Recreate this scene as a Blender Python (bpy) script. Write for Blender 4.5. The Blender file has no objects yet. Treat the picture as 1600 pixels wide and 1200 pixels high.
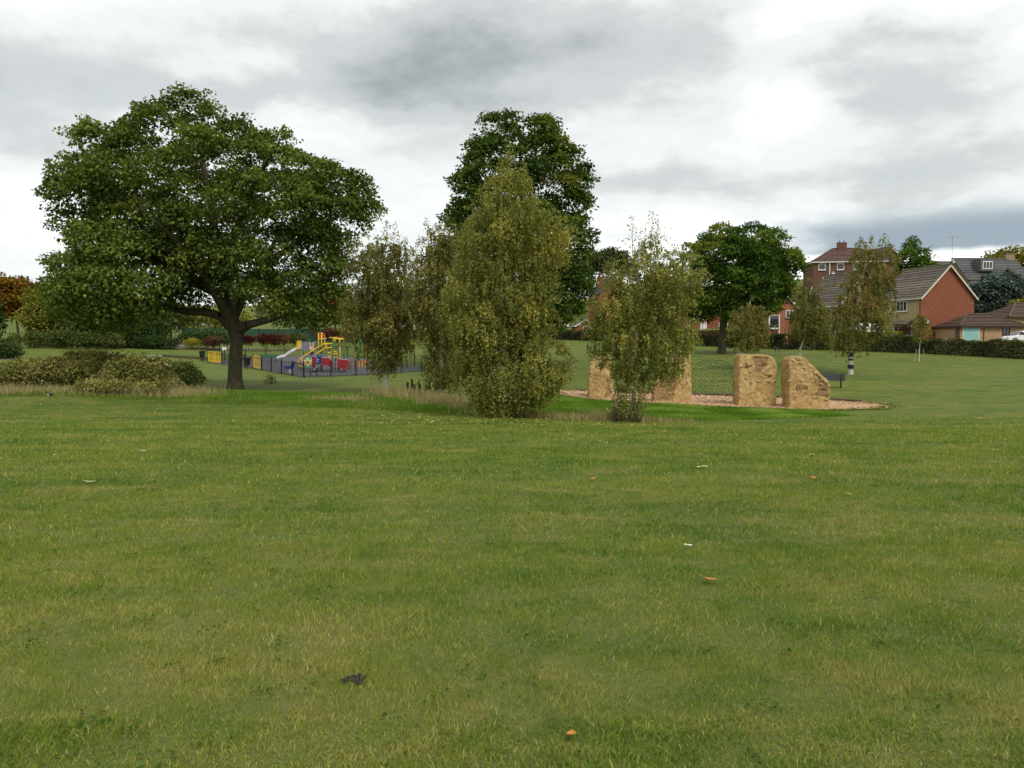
import bpy, bmesh, math, random
import numpy as np
from mathutils import Vector, Matrix, Euler, noise as mnoise
R = math.radians
scene = bpy.context.scene
C = scene.collection

# ------------------------------------------------------------------ camera
CAM_H, F, HY = 1.6, 1200.0, 536.0
PITCH = math.atan((600 - HY) / F)
cd = bpy.data.cameras.new('camera'); cam = bpy.data.objects.new('camera', cd); C.objects.link(cam)
cam.location = (0, 0, CAM_H); cam.rotation_euler = (R(90) - PITCH, 0, 0)
cd.sensor_width = 36; cd.lens = 36 * F / 1600; cd.clip_start = 0.05; cd.clip_end = 3000
scene.camera = cam

# ------------------------------------------------------------------ render settings
scene.render.engine = 'CYCLES'
cy = scene.cycles
cy.max_bounces = 3; cy.diffuse_bounces = 2; cy.glossy_bounces = 1; cy.transmission_bounces = 2; cy.transparent_max_bounces = 2
cy.use_denoising = True; cy.use_adaptive_sampling = True; cy.adaptive_threshold = 0.02; cy.caustics_reflective = False; cy.caustics_refractive = False
vs = scene.view_settings
vs.view_transform = 'Standard'; vs.look = 'None'; vs.gamma = 1; vs.use_curve_mapping = False
vs.exposure = 0.66

# ------------------------------------------------------------------ node helpers
class NB:
    def __init__(s, tree): s.t = tree; s.N = tree.nodes; s.L = tree.links
    def node(s, typ, **kw):
        n = s.N.new(typ)
        for k, v in kw.items(): setattr(n, k, v)
        return n
    def put(s, sock, v):
        if isinstance(v, bpy.types.NodeSocket): s.L.new(v, sock)
        elif v is not None: sock.default_value = v
    def math(s, op, a, b=None, c=None, clamp=False):
        n = s.node('ShaderNodeMath', operation=op, use_clamp=clamp)
        s.put(n.inputs[0], a)
        if b is not None: s.put(n.inputs[1], b)
        if c is not None: s.put(n.inputs[2], c)
        return n.outputs[0]
    def mix(s, f, a, b, blend='MIX'):
        n = s.node('ShaderNodeMix', data_type='RGBA', blend_type=blend)
        s.put(n.inputs[0], f)
        s.put(n.inputs[6], a if isinstance(a, bpy.types.NodeSocket) else (*a, 1))
        s.put(n.inputs[7], b if isinstance(b, bpy.types.NodeSocket) else (*b, 1))
        return n.outputs[2]
    def noise(s, vec, scale, detail=4, rough=0.55, dist=0.0, col=False, dim='3D'):
        n = s.node('ShaderNodeTexNoise', noise_dimensions=dim)
        if vec is not None: s.put(n.inputs['Vector'], vec)
        n.inputs['Scale'].default_value = scale; n.inputs['Detail'].default_value = detail
        n.inputs['Roughness'].default_value = rough; n.inputs['Distortion'].default_value = dist
        return n.outputs['Color' if col else 'Fac']
    def ramp(s, f, stops, interp='LINEAR'):
        n = s.node('ShaderNodeValToRGB'); s.put(n.inputs[0], f); e = n.color_ramp; e.interpolation = interp
        while len(e.elements) < len(stops): e.elements.new(0.5)
        for el, (p, c) in zip(e.elements, stops):
            el.position = p; el.color = (*c, 1) if len(c) == 3 else c
        return n.outputs[0]
    def rng(s, v, a, b, lo=0.0, hi=1.0, smooth=False):
        n = s.node('ShaderNodeMapRange', interpolation_type='SMOOTHSTEP' if smooth else 'LINEAR')
        s.put(n.inputs[0], v); n.inputs[1].default_value = a; n.inputs[2].default_value = b
        n.inputs[3].default_value = lo; n.inputs[4].default_value = hi
        return n.outputs[0]
    def mapping(s, vec, loc=(0, 0, 0), rot=(0, 0, 0), scale=(1, 1, 1)):
        n = s.node('ShaderNodeMapping'); s.put(n.inputs[0], vec)
        n.inputs[1].default_value = loc; n.inputs[2].default_value = rot; n.inputs[3].default_value = scale
        return n.outputs[0]

# ------------------------------------------------------------------ world: overcast sky
SUN_EL, SUN_AZ = 52, 150            # azimuth clockwise from +Y (the view direction)
world = bpy.data.worlds.new('World'); scene.world = world; world.use_nodes = True
b = NB(world.node_tree); b.N.clear()
tc = b.node('ShaderNodeTexCoord'); sep = b.node('ShaderNodeSeparateXYZ'); b.L.new(tc.outputs['Generated'], sep.inputs[0])
X, Y, Z = sep.outputs
az = b.math('ARCTAN2', X, Y); el = b.math('ARCSINE', Z)
zc = b.math('ADD', b.math('MAXIMUM', Z, 0.0), 0.16)
cmb = b.node('ShaderNodeCombineXYZ')
b.put(cmb.inputs[0], b.math('DIVIDE', X, zc)); b.put(cmb.inputs[1], b.math('DIVIDE', Y, zc)); b.put(cmb.inputs[2], 0.0)
PL = cmb.outputs[0]
cmb3 = b.node('ShaderNodeCombineXYZ'); b.put(cmb3.inputs[0], az); b.put(cmb3.inputs[1], b.math('MULTIPLY', b.math('POWER', b.math('MAXIMUM', el, 0.001), .8), 1.9)); AE = cmb3.outputs[0]
wc = b.node('ShaderNodeSeparateColor'); b.put(wc.inputs[0], b.noise(AE, 4.2, 7, 0.62, col=True))
w1 = b.math('SUBTRACT', wc.outputs[0], 0.5); w2 = b.math('SUBTRACT', wc.outputs[1], 0.5); w3 = b.math('SUBTRACT', wc.outputs[2], 0.5)
aw = b.math('ADD', az, b.math('MULTIPLY', w1, 0.34)); ew = b.math('ADD', el, b.math('MULTIPLY', w2, 0.13))
def azel(px, py):
    a = math.atan((px - 800) / F); return a, math.atan((HY - py) / F * math.cos(a))
cmb2 = b.node('ShaderNodeCombineXYZ'); b.put(cmb2.inputs[0], aw); b.put(cmb2.inputs[1], ew)
def blob(px, py, rx, ry, amt):
    a, e = azel(px, py)
    n = b.node('ShaderNodeVectorMath', operation='MULTIPLY_ADD'); b.put(n.inputs[0], cmb2.outputs[0])
    n.inputs[1].default_value = (F / rx, F / ry, 0); n.inputs[2].default_value = (-a * F / rx, -e * F / ry, 0)
    l = b.node('ShaderNodeVectorMath', operation='LENGTH'); b.put(l.inputs[0], n.outputs[0])
    return b.rng(l.outputs['Value'], 0.0, 1.75, amt, 0.0, True)
dens = b.math('ADD', b.math('MULTIPLY', b.math('SUBTRACT', b.noise(b.mapping(PL, (2, 5, 0), scale=(0.8, 1.1, 1)), 1.15, 4, 0.55, 0.4), 0.5), 0.55), 0.46)
dens = b.math('ADD', dens, b.math('MULTIPLY', w3, .85))
BLOBS = [(150, 110, 330, 62, .34), (560, 95, 330, 75, .34), (900, 110, 300, 80, .34), (1080, 60, 160, 90, .12),
         (60, 215, 150, 40, .16), (700, 230, 160, 45, .12), (1010, 285, 210, 36, .30), (1130, 210, 120, 40, .10),
         (1480, 270, 190, 42, .26), (1420, 150, 110, 50, .18), (1400, 60, 120, 24, .20), (1500, 335, 330, 14, .12),
         (1235, 150, 70, 50, -.24), (1300, 20, 160, 40, -.22), (1560, 40, 110, 60, -.20), (420, 105, 90, 22, -.22),
         (60, 400, 160, 40, -.16), (60, 290, 130, 26, -.08), (480, 190, 150, 40, -.14), (640, 300, 110, 40, -.06), (1000, 380, 160, 30, -.14), (1250, 290, 90, 50, -.10)]
BLOBS = [(q[0], q[1], q[2] * .9, q[3] * .9, q[4] * (1.05 if q[4] > 0 else .9)) for q in BLOBS]
for q in BLOBS: dens = b.math('ADD', dens, blob(*q))
ccol = b.ramp(b.math('MULTIPLY', dens, .86), [(0.0, (.88, .885, .87)), (0.22, (.745, .76, .75)), (0.42, (.585, .61, .602)), (0.66, (.42, .445, .442)), (1.0, (.22, .24, .243))], 'EASE')
# low blue-grey bank with a bright strip beneath it over the rooftops
el2 = b.math('ADD', el, b.math('MULTIPLY', w2, .035))
low = b.math('MULTIPLY', b.rng(el2, .096, .108, 0, 1, True), b.rng(el2, .128, .165, 1, 0, True))
low = b.math('MULTIPLY', low, b.rng(aw, .26, .42, 0, 1, True))
ccol = b.mix(b.math('MULTIPLY', low, .92), ccol, (.20, .25, .295))
hz = b.math('MULTIPLY', b.rng(el2, .096, .108, 1, 0, True), b.rng(az, .2, .36, 0, 1, True))
ccol = b.mix(b.math('MULTIPLY', hz, .9), ccol, (1.0, 1.0, .97))
sky = b.node('ShaderNodeTexSky', sky_type='NISHITA', sun_disc=False)
sky.sun_elevation = R(SUN_EL); sky.sun_rotation = R(SUN_AZ)
skyc = b.mix(1.0, sky.outputs[0], (.1, .1, .1), 'MULTIPLY')
fin = b.mix(0.965, skyc, ccol)
bg = b.node('ShaderNodeBackground'); b.L.new(fin, bg.inputs[0]); bg.inputs[1].default_value = 1.0
world.cycles.sampling_method = 'MANUAL'; world.cycles.sample_map_resolution = 256
wo = b.node('ShaderNodeOutputWorld'); b.L.new(bg.outputs[0], wo.inputs[0])

sl = bpy.data.lights.new('sun', 'SUN'); sl.energy = 1.5; sl.angle = R(18); sl.color = (1, .95, .87)
so = bpy.data.objects.new('sun', sl); C.objects.link(so)
sd = Vector((math.sin(R(SUN_AZ)) * math.cos(R(SUN_EL)), math.cos(R(SUN_AZ)) * math.cos(R(SUN_EL)), math.sin(R(SUN_EL))))
so.rotation_euler = sd.to_track_quat('Z', 'Y').to_euler(); so.location = (0, 0, 60)

# ------------------------------------------------------------------ picture point <-> place
def at(px, py, d):
    u, v = (px - 800) / F, (600 - py) / F
    dy = math.cos(PITCH) + v * math.sin(PITCH); dz = -math.sin(PITCH) + v * math.cos(PITCH)
    t = d / dy
    return Vector((u * t, d, CAM_H + dz * t))

# ------------------------------------------------------------------ terrain (thin plate spline through surveyed points)
CP = []
for x in (-30, -12, 0, 12, 30):
    for y, z in ((-25, .3), (-6, .1), (3, 0), (9, -.20), (16, -.48)): CP.append((x, y, z - (0.1 if abs(x) > 20 else 0) * max(y, 0) / 16))
for q in [(0, 621, 34), (400, 634, 31), (700, 648, 27), (985, 659, 26), (1340, 652, 30), (1600, 640, 33), 
          (367, 608, 40), (150, 604, 37), (936, 622, 39), (1050, 628, 37.5), (1180, 633, 36.5), (1256, 637, 35.6), (1375, 637, 35.2), (862, 613, 40.5),
          (1295, 606, 46), (1329, 585, 55), (1500, 590, 55), (1600, 600, 49), (1600, 561, 85), (1350, 549, 88), (1230, 546, 92), (1100, 540, 105),
          (870, 529, 140), (1165, 553, 80), (475, 590, 60), (401, 577, 69), (318, 566, 82), (650, 579, 72), (520, 560, 88), (600, 540, 110), (450, 546, 112),
          (100, 545, 95), (250, 545, 100), (30, 558, 75), (890, 560, 75), (890, 600, 50), (700, 590, 57), (603, 615, 36), (690, 622, 34), (785, 651, 26),
          (1480, 534, 102), (1700, 545, 102), (1330, 450, 152), (1540, 482, 142), (960, 502, 152), (640, 515, 152), (300, 520, 150), (20, 520, 150)]:
    p = at(*q); CP.append((p.x, p.y, p.z))
for x, y, z in [(-150, 20, -1), (150, 20, -1), (-170, 120, 4), (190, 120, 6), (-150, 300, 14), (0, 300, 16), (170, 300, 30), (-300, 500, 26), (0, 500, 26), (300, 500, 40), (-300, 0, 0), (300, 0, 0), (0, -120, 0)]: CP.append((x, y, z))
CP = np.array(CP, float); SC = 50.0
def _U(r2): return np.where(r2 > 1e-12, r2 * np.log(np.maximum(r2, 1e-12)), 0.0)
_P = CP[:, :2] / SC; _n = len(_P)
_K = _U(((_P[:, None] - _P[None]) ** 2).sum(-1)) + np.eye(_n) * 0.0006
_A = np.zeros((_n + 3, _n + 3)); _A[:_n, :_n] = _K; _A[:_n, _n] = 1; _A[:_n, _n + 1:] = _P; _A[_n, :_n] = 1; _A[_n + 1:, :_n] = _P.T
_w = np.linalg.solve(_A, np.concatenate([CP[:, 2], np.zeros(3)]))
def gza(xy):
    xy = np.asarray(xy, float) / SC; out = np.empty(len(xy))
    for i in range(0, len(xy), 20000):
        q = xy[i:i + 20000]
        out[i:i + 20000] = _U(((q[:, None] - _P[None]) ** 2).sum(-1)) @ _w[:_n] + _w[_n] + q @ _w[_n + 1:]
    return out
def gz(x, y): return float(gza([(x, y)])[0])
def gp(px, d):
    """the point of the ground in column px at depth d"""
    x = (px - 800) / F * d
    for _ in range(3):
        z = gz(x, d); dep = d * math.cos(PITCH) - (z - CAM_H) * math.sin(PITCH); x = (px - 800) / F * dep
    return Vector((x, d, gz(x, d)))

# ------------------------------------------------------------------ mesh helpers
def tag(o, label=None, cat=None, group=None, kind=None):
    if label: o['label'] = label
    if cat: o['category'] = cat
    if group: o['group'] = group
    if kind: o['kind'] = kind
    return o
def empty(name, loc, rz=0):
    o = bpy.data.objects.new(name, None); C.objects.link(o); o.location = loc; o.rotation_euler = (0, 0, rz); o.empty_display_size = .2
    return o
def link(name, me, parent=None, local=False):
    o = bpy.data.objects.new(name, me); C.objects.link(o)
    if parent is not None:
        o.parent = parent
        if not local:
            def off(p): return p.location.copy() if p.parent is None else off(p.parent) + p.matrix_parent_inverse.translation + p.location
            o.matrix_parent_inverse = Matrix.Translation(-off(parent))
    return o
class MB:
    def __init__(s): s.v = []; s.f = []; s.m = []
    def add(s, vs, fs, mi=0):
        k = len(s.v); s.v += [tuple(v) for v in vs]; s.f += [tuple(i + k for i in f) for f in fs]; s.m += [mi] * len(fs); return s
    def box(s, c, size, rot=None, mi=0):
        hx, hy, hz = size[0] / 2, size[1] / 2, size[2] / 2
        P = [Vector((x, y, z)) for x in (-hx, hx) for y in (-hy, hy) for z in (-hz, hz)]
        if rot is not None: M = rot if isinstance(rot, Matrix) else Euler(rot).to_matrix(); P = [M @ p for p in P]
        c = Vector(c)
        return s.add([c + p for p in P], [(0, 1, 3, 2), (4, 6, 7, 5), (0, 4, 5, 1), (2, 3, 7, 6), (0, 2, 6, 4), (1, 5, 7, 3)], mi)
    def bar(s, a, b_, w, h=None, mi=0):
        a, b_ = Vector(a), Vector(b_); d = b_ - a
        M = d.to_track_quat('X', 'Z').to_matrix()
        return s.box((a + b_) / 2, (d.length, w, h or w), M, mi)
    def tube(s, pts, rad, n=6, mi=0, cap=True):
        pts = [Vector(p) for p in pts]; m = len(pts)
        if not hasattr(rad, '__len__'): rad = [rad] * m
        ref = None; rings = []; V = []
        for i, p in enumerate(pts):
            t = (pts[min(i + 1, m - 1)] - pts[max(i - 1, 0)]).normalized()
            if ref is None: ref = t.orthogonal().normalized()
            ref = (ref - t * ref.dot(t))
            ref = ref.normalized() if ref.length > 1e-6 else t.orthogonal().normalized()
            o = t.cross(ref)
            for k in range(n):
                a = 2 * math.pi * k / n; V.append(p + (ref * math.cos(a) + o * math.sin(a)) * rad[i])
        Fs = [(i * n + k, i * n + (k + 1) % n, (i + 1) * n + (k + 1) % n, (i + 1) * n + k) for i in range(m - 1) for k in range(n)]
        if cap: Fs += [tuple(range(n - 1, -1, -1)), tuple((m - 1) * n + k for k in range(n))]
        return s.add(V, Fs, mi)
    def prism(s, poly, off, mi=0):
        """poly: 3D points; off: extrusion vector"""
        n = len(poly); off = Vector(off); A = [Vector(p) for p in poly]
        return s.add(A + [p + off for p in A], [tuple(range(n - 1, -1, -1)), tuple(range(n, 2 * n))] + [(i, (i + 1) % n, n + (i + 1) % n, n + i) for i in range(n)], mi)
    def ball(s, c, r, seg=8, ring=5, mi=0):
        c = Vector(c); r = r if hasattr(r, '__len__') else (r, r, r); V = []
        for i in range(ring + 1):
            th = math.pi * i / ring
            for k in range(seg):
                a = 2 * math.pi * k / seg; V.append(c + Vector((r[0] * math.sin(th) * math.cos(a), r[1] * math.sin(th) * math.sin(a), r[2] * math.cos(th))))
        return s.add(V, [(i * seg + k, (i + 1) * seg + k, (i + 1) * seg + (k + 1) % seg, i * seg + (k + 1) % seg) for i in range(ring) for k in range(seg)], mi)
    def mesh(s, name, mats, smooth=False):
        me = bpy.data.meshes.new(name); me.from_pydata(s.v, [], s.f)
        for m in (mats if isinstance(mats, (list, tuple)) else [mats]): me.materials.append(m)
        me.polygons.foreach_set('material_index', s.m)
        me.validate()
        bm = bmesh.new(); bm.from_mesh(me); bmesh.ops.remove_doubles(bm, verts=bm.verts, dist=1e-5); bmesh.ops.recalc_face_normals(bm, faces=bm.faces); bm.to_mesh(me); bm.free()
        if smooth: me.polygons.foreach_set('use_smooth', [True] * len(me.polygons))
        me.update(); return me
    def build(s, name, mats, parent=None, local=False, smooth=False):
        return link(name, s.mesh(name, mats, smooth), parent, local)
def quads_mesh(name, V, nv, mat, attrs=None, smooth=False):
    """V: (n*nv,3) with nv corners per face"""
    n = len(V) // nv; me = bpy.data.meshes.new(name)
    me.vertices.add(n * nv); me.vertices.foreach_set('co', np.ascontiguousarray(V, np.float32).ravel())
    me.loops.add(n * nv); me.loops.foreach_set('vertex_index', np.arange(n * nv, dtype=np.int32))
    me.polygons.add(n); me.polygons.foreach_set('loop_start', np.arange(0, n * nv, nv, dtype=np.int32))
    me.materials.append(mat)
    for k, a in (attrs or {}).items():
        at_ = me.attributes.new(k, 'FLOAT', 'FACE'); at_.data.foreach_set('value', np.ascontiguousarray(a, np.float32))
    me.update(calc_edges=True)
    return me

# ------------------------------------------------------------------ materials
def newmat(name):
    m = bpy.data.materials.new(name); m.use_nodes = True; nb = NB(m.node_tree); nb.N.clear()
    out = nb.node('ShaderNodeOutputMaterial'); return m, nb, out
def principled(nb, out, col, rough=.7, spec=.3, bump=None, metal=0.0):
    p = nb.node('ShaderNodeBsdfPrincipled')
    nb.put(p.inputs['Base Color'], col if isinstance(col, bpy.types.NodeSocket) else (*col, 1))
    nb.put(p.inputs['Roughness'], rough); p.inputs['Specular IOR Level'].default_value = spec; p.inputs['Metallic'].default_value = metal
    if bump is not None: nb.L.new(bump, p.inputs['Normal'])
    nb.L.new(p.outputs[0], out.inputs[0]); return p
def bump(nb, h, strength=.5, dist=.02):
    n = nb.node('ShaderNodeBump'); n.inputs['Strength'].default_value = strength; n.inputs['Distance'].default_value = dist; nb.L.new(h, n.inputs['Height']); return n.outputs[0]
def simple(name, c1, c2=None, scale=3.0, rough=.6, spec=.3, bmp=0.0, metal=0.0, dirt=.25):
    m, nb, out = newmat(name); g = nb.node('ShaderNodeNewGeometry').outputs['Position']
    c2 = c2 or tuple(x * (1 - dirt) for x in c1)
    f = nb.rng(nb.noise(g, scale, 6, .6), .35, .65)
    col = nb.mix(f, c1, c2)
    principled(nb, out, col, rough, spec, bump(nb, nb.noise(g, scale * 6, 4), bmp, .02) if bmp else None, metal); return m
def leafmat(name, stops, accent=None, thr=.9, trans=.28, rough=.55, k=1.0):
    stops = [(p, tuple(min(x * k, .6) for x in c)) for p, c in stops]
    m, nb, out = newmat(name)
    rnd = nb.node('ShaderNodeAttribute', attribute_name='rnd').outputs['Fac']; tone = nb.node('ShaderNodeAttribute', attribute_name='tone').outputs['Fac']
    f = nb.math('ADD', nb.math('MULTIPLY', rnd, .38), nb.math('MULTIPLY', tone, .62))
    col = nb.ramp(f, stops)
    if accent is not None:
        a = nb.math('ADD', nb.math('MULTIPLY', tone, .75), nb.math('MULTIPLY', nb.math('FRACT', nb.math('MULTIPLY', rnd, 7.13)), .25))
        col = nb.mix(nb.rng(a, thr, thr + .06), col, accent)
    p = nb.node('ShaderNodeBsdfDiffuse'); nb.L.new(col, p.inputs[0])
    t = nb.node('ShaderNodeBsdfTranslucent'); nb.L.new(nb.mix(1.0, col, (1.25, 1.3, .7), 'MULTIPLY'), t.inputs[0])
    ms = nb.node('ShaderNodeMixShader'); ms.inputs[0].default_value = trans; nb.L.new(p.outputs[0], ms.inputs[1]); nb.L.new(t.outputs[0], ms.inputs[2]); nb.L.new(ms.outputs[0], out.inputs[0]); return m

def lawn_color(nb, pos):
    """mown turf: green and straw patches, mower streaks, small tufts; pos in metres"""
    big = nb.noise(nb.mapping(pos, (3, 9, 0), scale=(.55, .8, 0)), .45, 2, .6, .6, dim='2D')
    mid = nb.noise(nb.mapping(pos, (31, 2, 0), scale=(.8, 1.15, 0)), 1.25, 3, .65, dim='2D')
    fine = nb.noise(pos, 4.0, 4, .7, dim='2D')
    st = nb.noise(nb.mapping(pos, (0, 0, 0), (0, 0, R(8)), (.05, 1.0, 0)), .8, 4, .75, dim='2D')
    v = nb.math('ADD', nb.math('MULTIPLY', big, .22), nb.math('ADD', nb.math('MULTIPLY', mid, .36), nb.math('MULTIPLY', st, .42)))
    v = nb.math('ADD', v, nb.math('MULTIPLY', nb.math('SUBTRACT', fine, .5), .36))
    col = nb.ramp(v, [(.34, (.050, .094, .013)), (.43, (.084, .132, .021)), (.51, (.116, .150, .028)), (.58, (.155, .168, .042)), (.65, (.215, .195, .068)), (.74, (.30, .245, .11))])
    pt = nb.noise(nb.mapping(pos, (12, 40, 0), scale=(.75, 1.1, 0)), .85, 4, .68, .5, dim='2D')
    col = nb.mix(nb.rng(pt, .57, .70, 0, .75), col, (.235, .195, .080)); col = nb.mix(nb.rng(pt, .43, .33, 0, .65), col, (.050, .100, .014))
    return nb.mix(nb.rng(big, .52, .62, 0, .2), col, (.165, .178, .022)), fine, st
def m_lawn():
    m, nb, out = newmat('mown_lawn'); pos = nb.node('ShaderNodeNewGeometry').outputs['Position']
    col, fine, st = lawn_color(nb, pos)
    col = nb.mix(1, col, (.82, .85, .56), 'MULTIPLY')
    g = nb.noise(nb.mapping(pos, scale=(1, .6, 0)), 28, 4, .7)
    col = nb.mix(nb.rng(g, .35, .7, 0, .38), col, (.05, .075, .015))
    sp_ = nb.node('ShaderNodeSeparateXYZ'); nb.L.new(pos, sp_.inputs[0])
    soil = nb.mix(nb.noise(pos, 30, 3, .7, dim='2D'), (.070, .088, .022), (.150, .145, .055))
    col = nb.mix(nb.rng(sp_.outputs[1], 6, 23, .75, 0, True), col, soil)  # thatch colour plus painted-in shade between near blades, fading out with distance
    h = nb.math('ADD', nb.math('MULTIPLY', g, .6), nb.noise(pos, 6, 4))
    principled(nb, out, col, .85, .15, bump(nb, h, .7, .05)); return m
def m_blade():
    m, nb, out = newmat('grass_blade'); pos = nb.node('ShaderNodeNewGeometry').outputs['Position']
    col, fine, st = lawn_color(nb, pos)
    rnd = nb.node('ShaderNodeAttribute', attribute_name='rnd').outputs['Fac']
    col = nb.mix(nb.rng(rnd, 0, .55, .55, 0), col, (.075, .125, .018))
    col = nb.mix(nb.rng(rnd, .86, 1, 0, .75), col, (.36, .31, .15))
    col = nb.mix(1, col, (1.58, 1.60, 1.30), 'MULTIPLY')
    p = nb.node('ShaderNodeBsdfDiffuse'); nb.L.new(col, p.inputs[0])
    t = nb.node('ShaderNodeBsdfTranslucent'); nb.L.new(nb.mix(1, col, (1.2, 1.3, .8), 'MULTIPLY'), t.inputs[0])
    ms = nb.node('ShaderNodeMixShader'); ms.inputs[0].default_value = .3; nb.L.new(p.outputs[0], ms.inputs[1]); nb.L.new(t.outputs[0], ms.inputs[2]); nb.L.new(ms.outputs[0], out.inputs[0]); return m
def m_brick(name, c1, c2, mortar, bw=.225, bh=.075, var=.4):
    m, nb, out = newmat(name); o = nb.node('ShaderNodeTexCoord').outputs['Object']; s = nb.node('ShaderNodeSeparateXYZ'); nb.L.new(o, s.inputs[0])
    c = nb.node('ShaderNodeCombineXYZ'); nb.put(c.inputs[0], nb.math('ADD', s.outputs[0], s.outputs[1])); nb.put(c.inputs[1], s.outputs[2])
    br = nb.node('ShaderNodeTexBrick'); nb.L.new(c.outputs[0], br.inputs['Vector'])
    br.inputs['Color1'].default_value = (*c1, 1); br.inputs['Color2'].default_value = (*c2, 1); br.inputs['Mortar'].default_value = (*mortar, 1)
    br.inputs['Scale'].default_value = 1; br.inputs['Brick Width'].default_value = bw; br.inputs['Row Height'].default_value = bh; br.inputs['Mortar Size'].default_value = .008 if bh < .1 else .014; br.inputs['Bias'].default_value = 0
    n1 = nb.noise(nb.mapping(o, scale=(1, 1, 2.2)), .8, 5, .65); n2 = nb.noise(nb.mapping(o, scale=(1, 1, 3)), 3.2, 3)
    col = nb.mix(nb.rng(n1, .35, .7, 0, var), br.outputs[0], tuple(x * .55 for x in c1))
    col = nb.mix(nb.rng(n2, .45, .72, 0, .6), col, tuple(min(1, x * 1.35) for x in c2))
    principled(nb, out, col, .85, .15, bump(nb, br.outputs['Fac'], -.4, .01)); return m
def m_tile(name, c1, c2):
    m, nb, out = newmat(name); o = nb.node('ShaderNodeTexCoord').outputs['Object']; g = nb.node('ShaderNodeNewGeometry').outputs['Position']
    ri = nb.node('ShaderNodeObjectInfo').outputs['Random']
    f = nb.math('ADD', nb.math('MULTIPLY', nb.noise(g, 1.1, 6, .7), .75), nb.math('MULTIPLY', ri, .28))
    col = nb.mix(nb.rng(f, .35, .8), c1, c2)
    lich = nb.noise(g, 4.5, 4, .7); col = nb.mix(nb.rng(lich, .58, .72, 0, .4), col, (.21, .20, .13))
    principled(nb, out, col, .8, .2, bump(nb, nb.noise(g, 14, 3), .3, .02)); return m
def m_rock():
    m, nb, out = newmat('climbing_rock'); g = nb.node('ShaderNodeNewGeometry').outputs['Position']
    n1 = nb.noise(g, 1.1, 6, .65, .4); n2 = nb.noise(g, 5, 6, .7); n3 = nb.noise(g, 17, 4, .7)
    v = nb.math('ADD', nb.math('MULTIPLY', n1, .5), nb.math('MULTIPLY', n2, .5))
    col = nb.ramp(v, [(.33, (.20, .125, .048)), (.43, (.36, .24, .095)), (.53, (.48, .335, .145)), (.64, (.57, .43, .22))])
    brown = nb.node('ShaderNodeAttribute', attribute_name='brown').outputs['Fac']
    col = nb.mix(nb.math('MULTIPLY', brown, .78), col, nb.mix(n2, (.17, .10, .055), (.27, .17, .095)))
    crack = nb.node('ShaderNodeAttribute', attribute_name='crack').outputs['Fac']
    col = nb.mix(nb.math('MULTIPLY', crack, .7), col, (.10, .066, .03))
    top = nb.node('ShaderNodeAttribute', attribute_name='moss').outputs['Fac']
    col = nb.mix(nb.math('MULTIPLY', top, nb.rng(n2, .3, .6, .2, .9)), col, (.16, .13, .055))
    col = nb.mix(nb.rng(n3, .58, .70, 0, .8), col, (.11, .068, .028)); col = nb.mix(nb.rng(nb.noise(g, 2.3, 5, .7, .8), .50, .66, 0, .5), col, (.30, .17, .075))
    h = nb.math('ADD', n2, nb.math('MULTIPLY', n3, .5))
    principled(nb, out, col, .9, .12, bump(nb, h, .7, .05)); return m
def m_pit():
    m, nb, out = newmat('bark_chip'); g = nb.node('ShaderNodeNewGeometry').outputs['Position']
    n1 = nb.noise(g, 1.4, 5, .6); n2 = nb.noise(g, 22, 4, .7)
    col = nb.mix(nb.rng(n1, .35, .65), (.50, .33, .20), (.42, .26, .15)); col = nb.mix(nb.rng(n2, .52, .68, 0, .75), col, (.19, .10, .045)); col = nb.mix(nb.rng(n2, .30, .42, .55, 0), col, (.62, .43, .27))
    principled(nb, out, col, .9, .1, bump(nb, n2, .8, .03)); return m
def m_bark(name, c1, c2, birch=False):
    m, nb, out = newmat(name); g = nb.node('ShaderNodeNewGeometry').outputs['Position']
    n1 = nb.noise(nb.mapping(g, scale=(5, 5, 1.1) if not birch else (1.5, 1.5, 7)), 2.2, 5, .7)
    n2 = nb.noise(g, 1.3, 4)
    col = nb.mix(nb.rng(n1, .38, .62) if not birch else nb.rng(n1, .55, .66), c1, c2)
    col = nb.mix(nb.rng(n2, .45, .7, 0, .3), col, (.07, .085, .03) if not birch else (.35, .33, .25))
    principled(nb, out, col, .9, .15, bump(nb, n1, .8, .04)); return m

M = {}
M['lawn'] = m_lawn(); M['blade'] = m_blade()
M['maple'] = leafmat('maple_leaf', [(.08, (.014, .028, .007)), (.40, (.038, .060, .013)), (.66, (.078, .102, .020)), (.92, (.150, .172, .034))], (.15, .16, .03), .90, k=1.8)
M['sycamore'] = leafmat('sycamore_leaf', [(.1, (.014, .028, .006)), (.45, (.036, .060, .012)), (.72, (.068, .092, .018)), (.95, (.13, .14, .03))], (.30, .20, .035), .88, k=1.75)
M['lime'] = leafmat('lime_leaf', [(.1, (.014, .032, .006)), (.45, (.036, .068, .012)), (.75, (.075, .115, .018)), (.95, (.15, .165, .025))], (.26, .22, .03), .88, k=1.6)
M['birch'] = leafmat('birch_leaf', [(.08, (.036, .040, .010)), (.4, (.080, .084, .020)), (.7, (.124, .121, .030)), (.95, (.20, .180, .045))], (.36, .22, .03), .90, .33, k=2.35)
M['birch_dark'] = leafmat('dull_birch_leaf', [(.08, (.031, .033, .010)), (.4, (.068, .066, .019)), (.7, (.104, .095, .028)), (.95, (.165, .148, .045))], (.24, .17, .03), .93, .33, k=2.3)
M['bush'] = leafmat('dry_bush_leaf', [(.05, (.040, .040, .012)), (.4, (.105, .104, .030)), (.7, (.185, .172, .058)), (.97, (.32, .29, .135))], None, trans=.25, k=1.9)
M['bushgreen'] = leafmat('green_bush_leaf', [(.05, (.02, .03, .009)), (.4, (.045, .062, .017)), (.7, (.08, .095, .03)), (.97, (.14, .15, .06))], k=1.6)
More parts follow.
